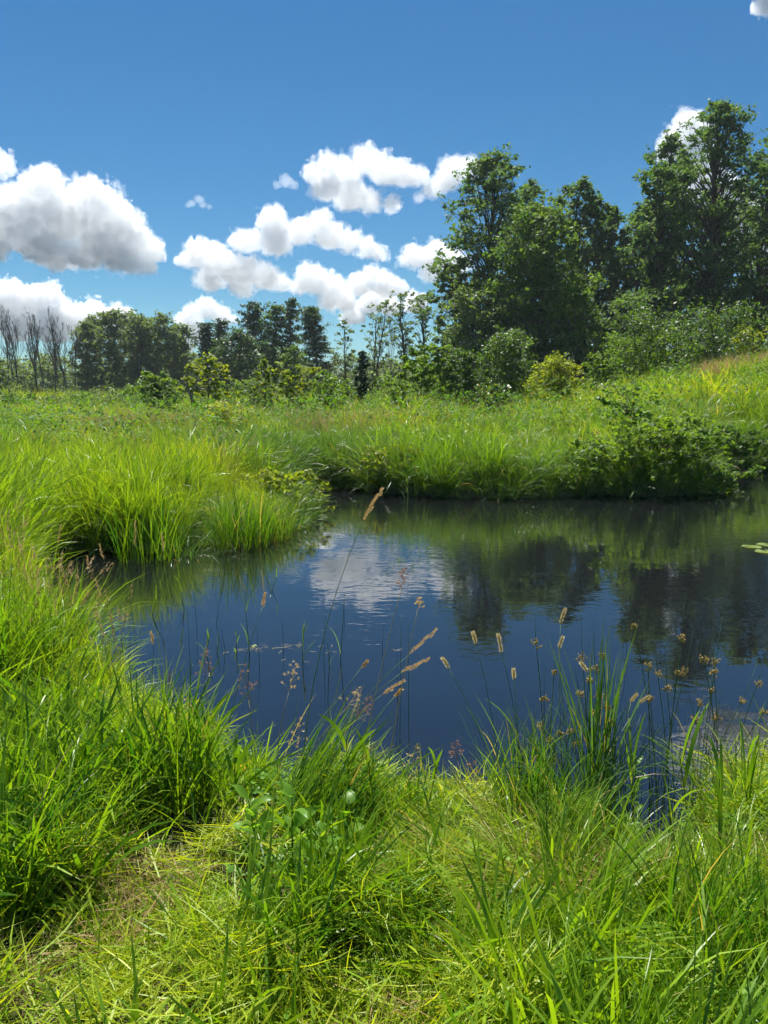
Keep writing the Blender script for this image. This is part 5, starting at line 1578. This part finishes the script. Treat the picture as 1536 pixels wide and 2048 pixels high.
herb_plant('low leafy weed in the mown patch beside the clover', 780, 1800, 8, (.05, .08), (.025, .035), .08, 11)
herb_plant('small plant with paired leaves at the centre water edge', 885, 1610, 6, (.05, .08), (.018, .026), .16, 12)


# ---- flowers
def flower(label, px, py, Y, root_px, kind, seed):
    g = np.random.default_rng(800 + seed)
    c = at_y(px, py, Y); r = np.array([c[0] + g.normal(0, .03), Y + .02, 0.0]); r[2] = float(land(r[0], r[1])) - .01
    nm = 'yellow_flower' if kind == 'y' else 'clover_flower'
    rt = empty(nm, tuple(r)); tag(rt, label, 'flower', 'yellow flowers' if kind == 'y' else 'pink clover heads')
    c = c - r
    G = Geo(); G.tube(bez(np.zeros(3), c * .5 + [.02, 0, .02], c, 7), np.linspace(.0018, .0011, 7), 5)
    mobj('stem', G.mesh('stem', True), M_STEM, rt)
    H = Geo()
    if kind == 'y':
        for f in range(3):
            o = c + g.normal(0, .006, 3); az = g.uniform(0, 6.28)
            for k in range(5):
                a = az + k * 1.2566; d = np.array([math.cos(a), math.sin(a), .55]); d /= np.linalg.norm(d); s = np.array([-math.sin(a), math.cos(a), 0])
                H.add([o, o + d * .010 + s * .006, o + d * .016 + [0, 0, .001], o + d * .010 - s * .006], [[0, 1, 2, 3]])
        mobj('petals', H.mesh('petals'), M_YEL, rt)
    else:
        for k in range(90):
            d = g.normal(size=3); d[2] = abs(d[2]) * 1.0 - .2; d /= np.linalg.norm(d)
            s = np.cross(d, [0.3, 0.2, 1.0]); s /= np.linalg.norm(s)
            o = c + d * .002
            H.add([o, o + d * .006 + s * .0012, o + d * .010, o + d * .006 - s * .0012], [[0, 1, 2, 3]])
        mobj('petals', H.mesh('petals'), M_PINKF, rt)


for i, (px, py, Y, lb) in enumerate([(485, 1535, 2.95, 'yellow flower farthest left at the near water edge'), (545, 1572, 2.9, 'yellow flower right of the leftmost one at the water edge'),
                                     (632, 1614, 2.75, 'small yellow flower inside the slanting tufts'), (718, 1630, 2.7, 'yellow flower right of the slanting tufts'),
                                     (752, 1565, 2.9, 'orange-yellow flower at the centre water edge')]):
    flower(lb, px, py, Y, None, 'y', i)
for i, (px, py, Y, lb) in enumerate([(812, 1845, 2.12, 'pink clover head, leftmost of three'), (848, 1848, 2.12, 'faded pink clover head in the middle of three'), (862, 1880, 2.05, 'pink clover head nearest the viewer')]):
    flower(lb, px, py, Y, None, 'c', 20 + i)

# yellowed leaf blade
r = on_z(492, 1880, 0.28); r[2] = float(land(r[0], r[1]))
v, q, uv = blades(np.random.default_rng(4), 1, 0, (.16, .16), (.012, .012), (.12, .12), (.1, .1), segs=6, az=0.5, azs=.01)
tag(mobj('withered_leaf', np_mesh('withered_leaf', v, q, uv), M_DEADLEAF, loc=tuple(r)), 'single orange withered grass leaf standing in the mown patch', 'leaf')

# ---- dragonfly perched over the water
c = at_y(793, 1303, on_z(795, 1400, 0.0)[1])
rt = empty('dragonfly', tuple(c)); tag(rt, 'dark dragonfly with black wing patches perched on a stem over the pond', 'dragonfly')
mdark = plain_mat('dragonfly_black', (0.008, 0.008, 0.010), (0.02, 0.02, 0.02))
mwing = plain_mat('dragonfly_wing', (0.10, 0.10, 0.11), (0.13, 0.13, 0.14), trans=0.3)
G = Geo(); ax = np.array([[0, -.012, .004], [0, -.006, .005], [0, 0, .004], [0, .012, .002], [0, .03, 0], [0, .036, -.001]])
G.tube(ax, [.002, .0045, .0042, .0022, .0018, .0008], 8)
mobj('body', G.mesh('body', True), mdark, rt)
G = Geo(); G.tube(np.array([[0, -.017, .004], [0, -.0145, .0045], [0, -.012, .004]]), [.0016, .0038, .0018], 8)
mobj('head', G.mesh('head', True), mdark, rt)
for s in (-1, 1):
    for yo, L in ((-.004, .034), (.004, .032)):
        def wing(a0, a1, w, m, nm, par):
            k = np.linspace(a0, a1, 6)
            ww = w * np.sin(np.clip(k * .9 + .12, 0, 1) * math.pi) ** .6
            x = s * (0.003 + k * L)
            dy = yo + k * L * (-.18 if yo < 0 else .30)
            z = .006 + k * .010
            v = np.concatenate([np.stack([x, dy - ww, z], 1), np.stack([x, dy + ww, z + .0006], 1), np.stack([x, dy - ww, z - .0003], 1), np.stack([x, dy + ww, z + .0003], 1)])
            q = [[i, i + 1, 6 + i + 1, 6 + i] for i in range(5)] + [[12 + i, 18 + i, 19 + i, 13 + i] for i in range(5)]
            return mobj(nm, np_mesh(nm, v, np.array(q)), m, par)
        w_ = wing(0.0, 1.0, .0048, mwing, 'wing', rt)
        wing(0.35, 0.95, .0054, mdark, 'wing_patch', w_).location = (0, 0, .0006)
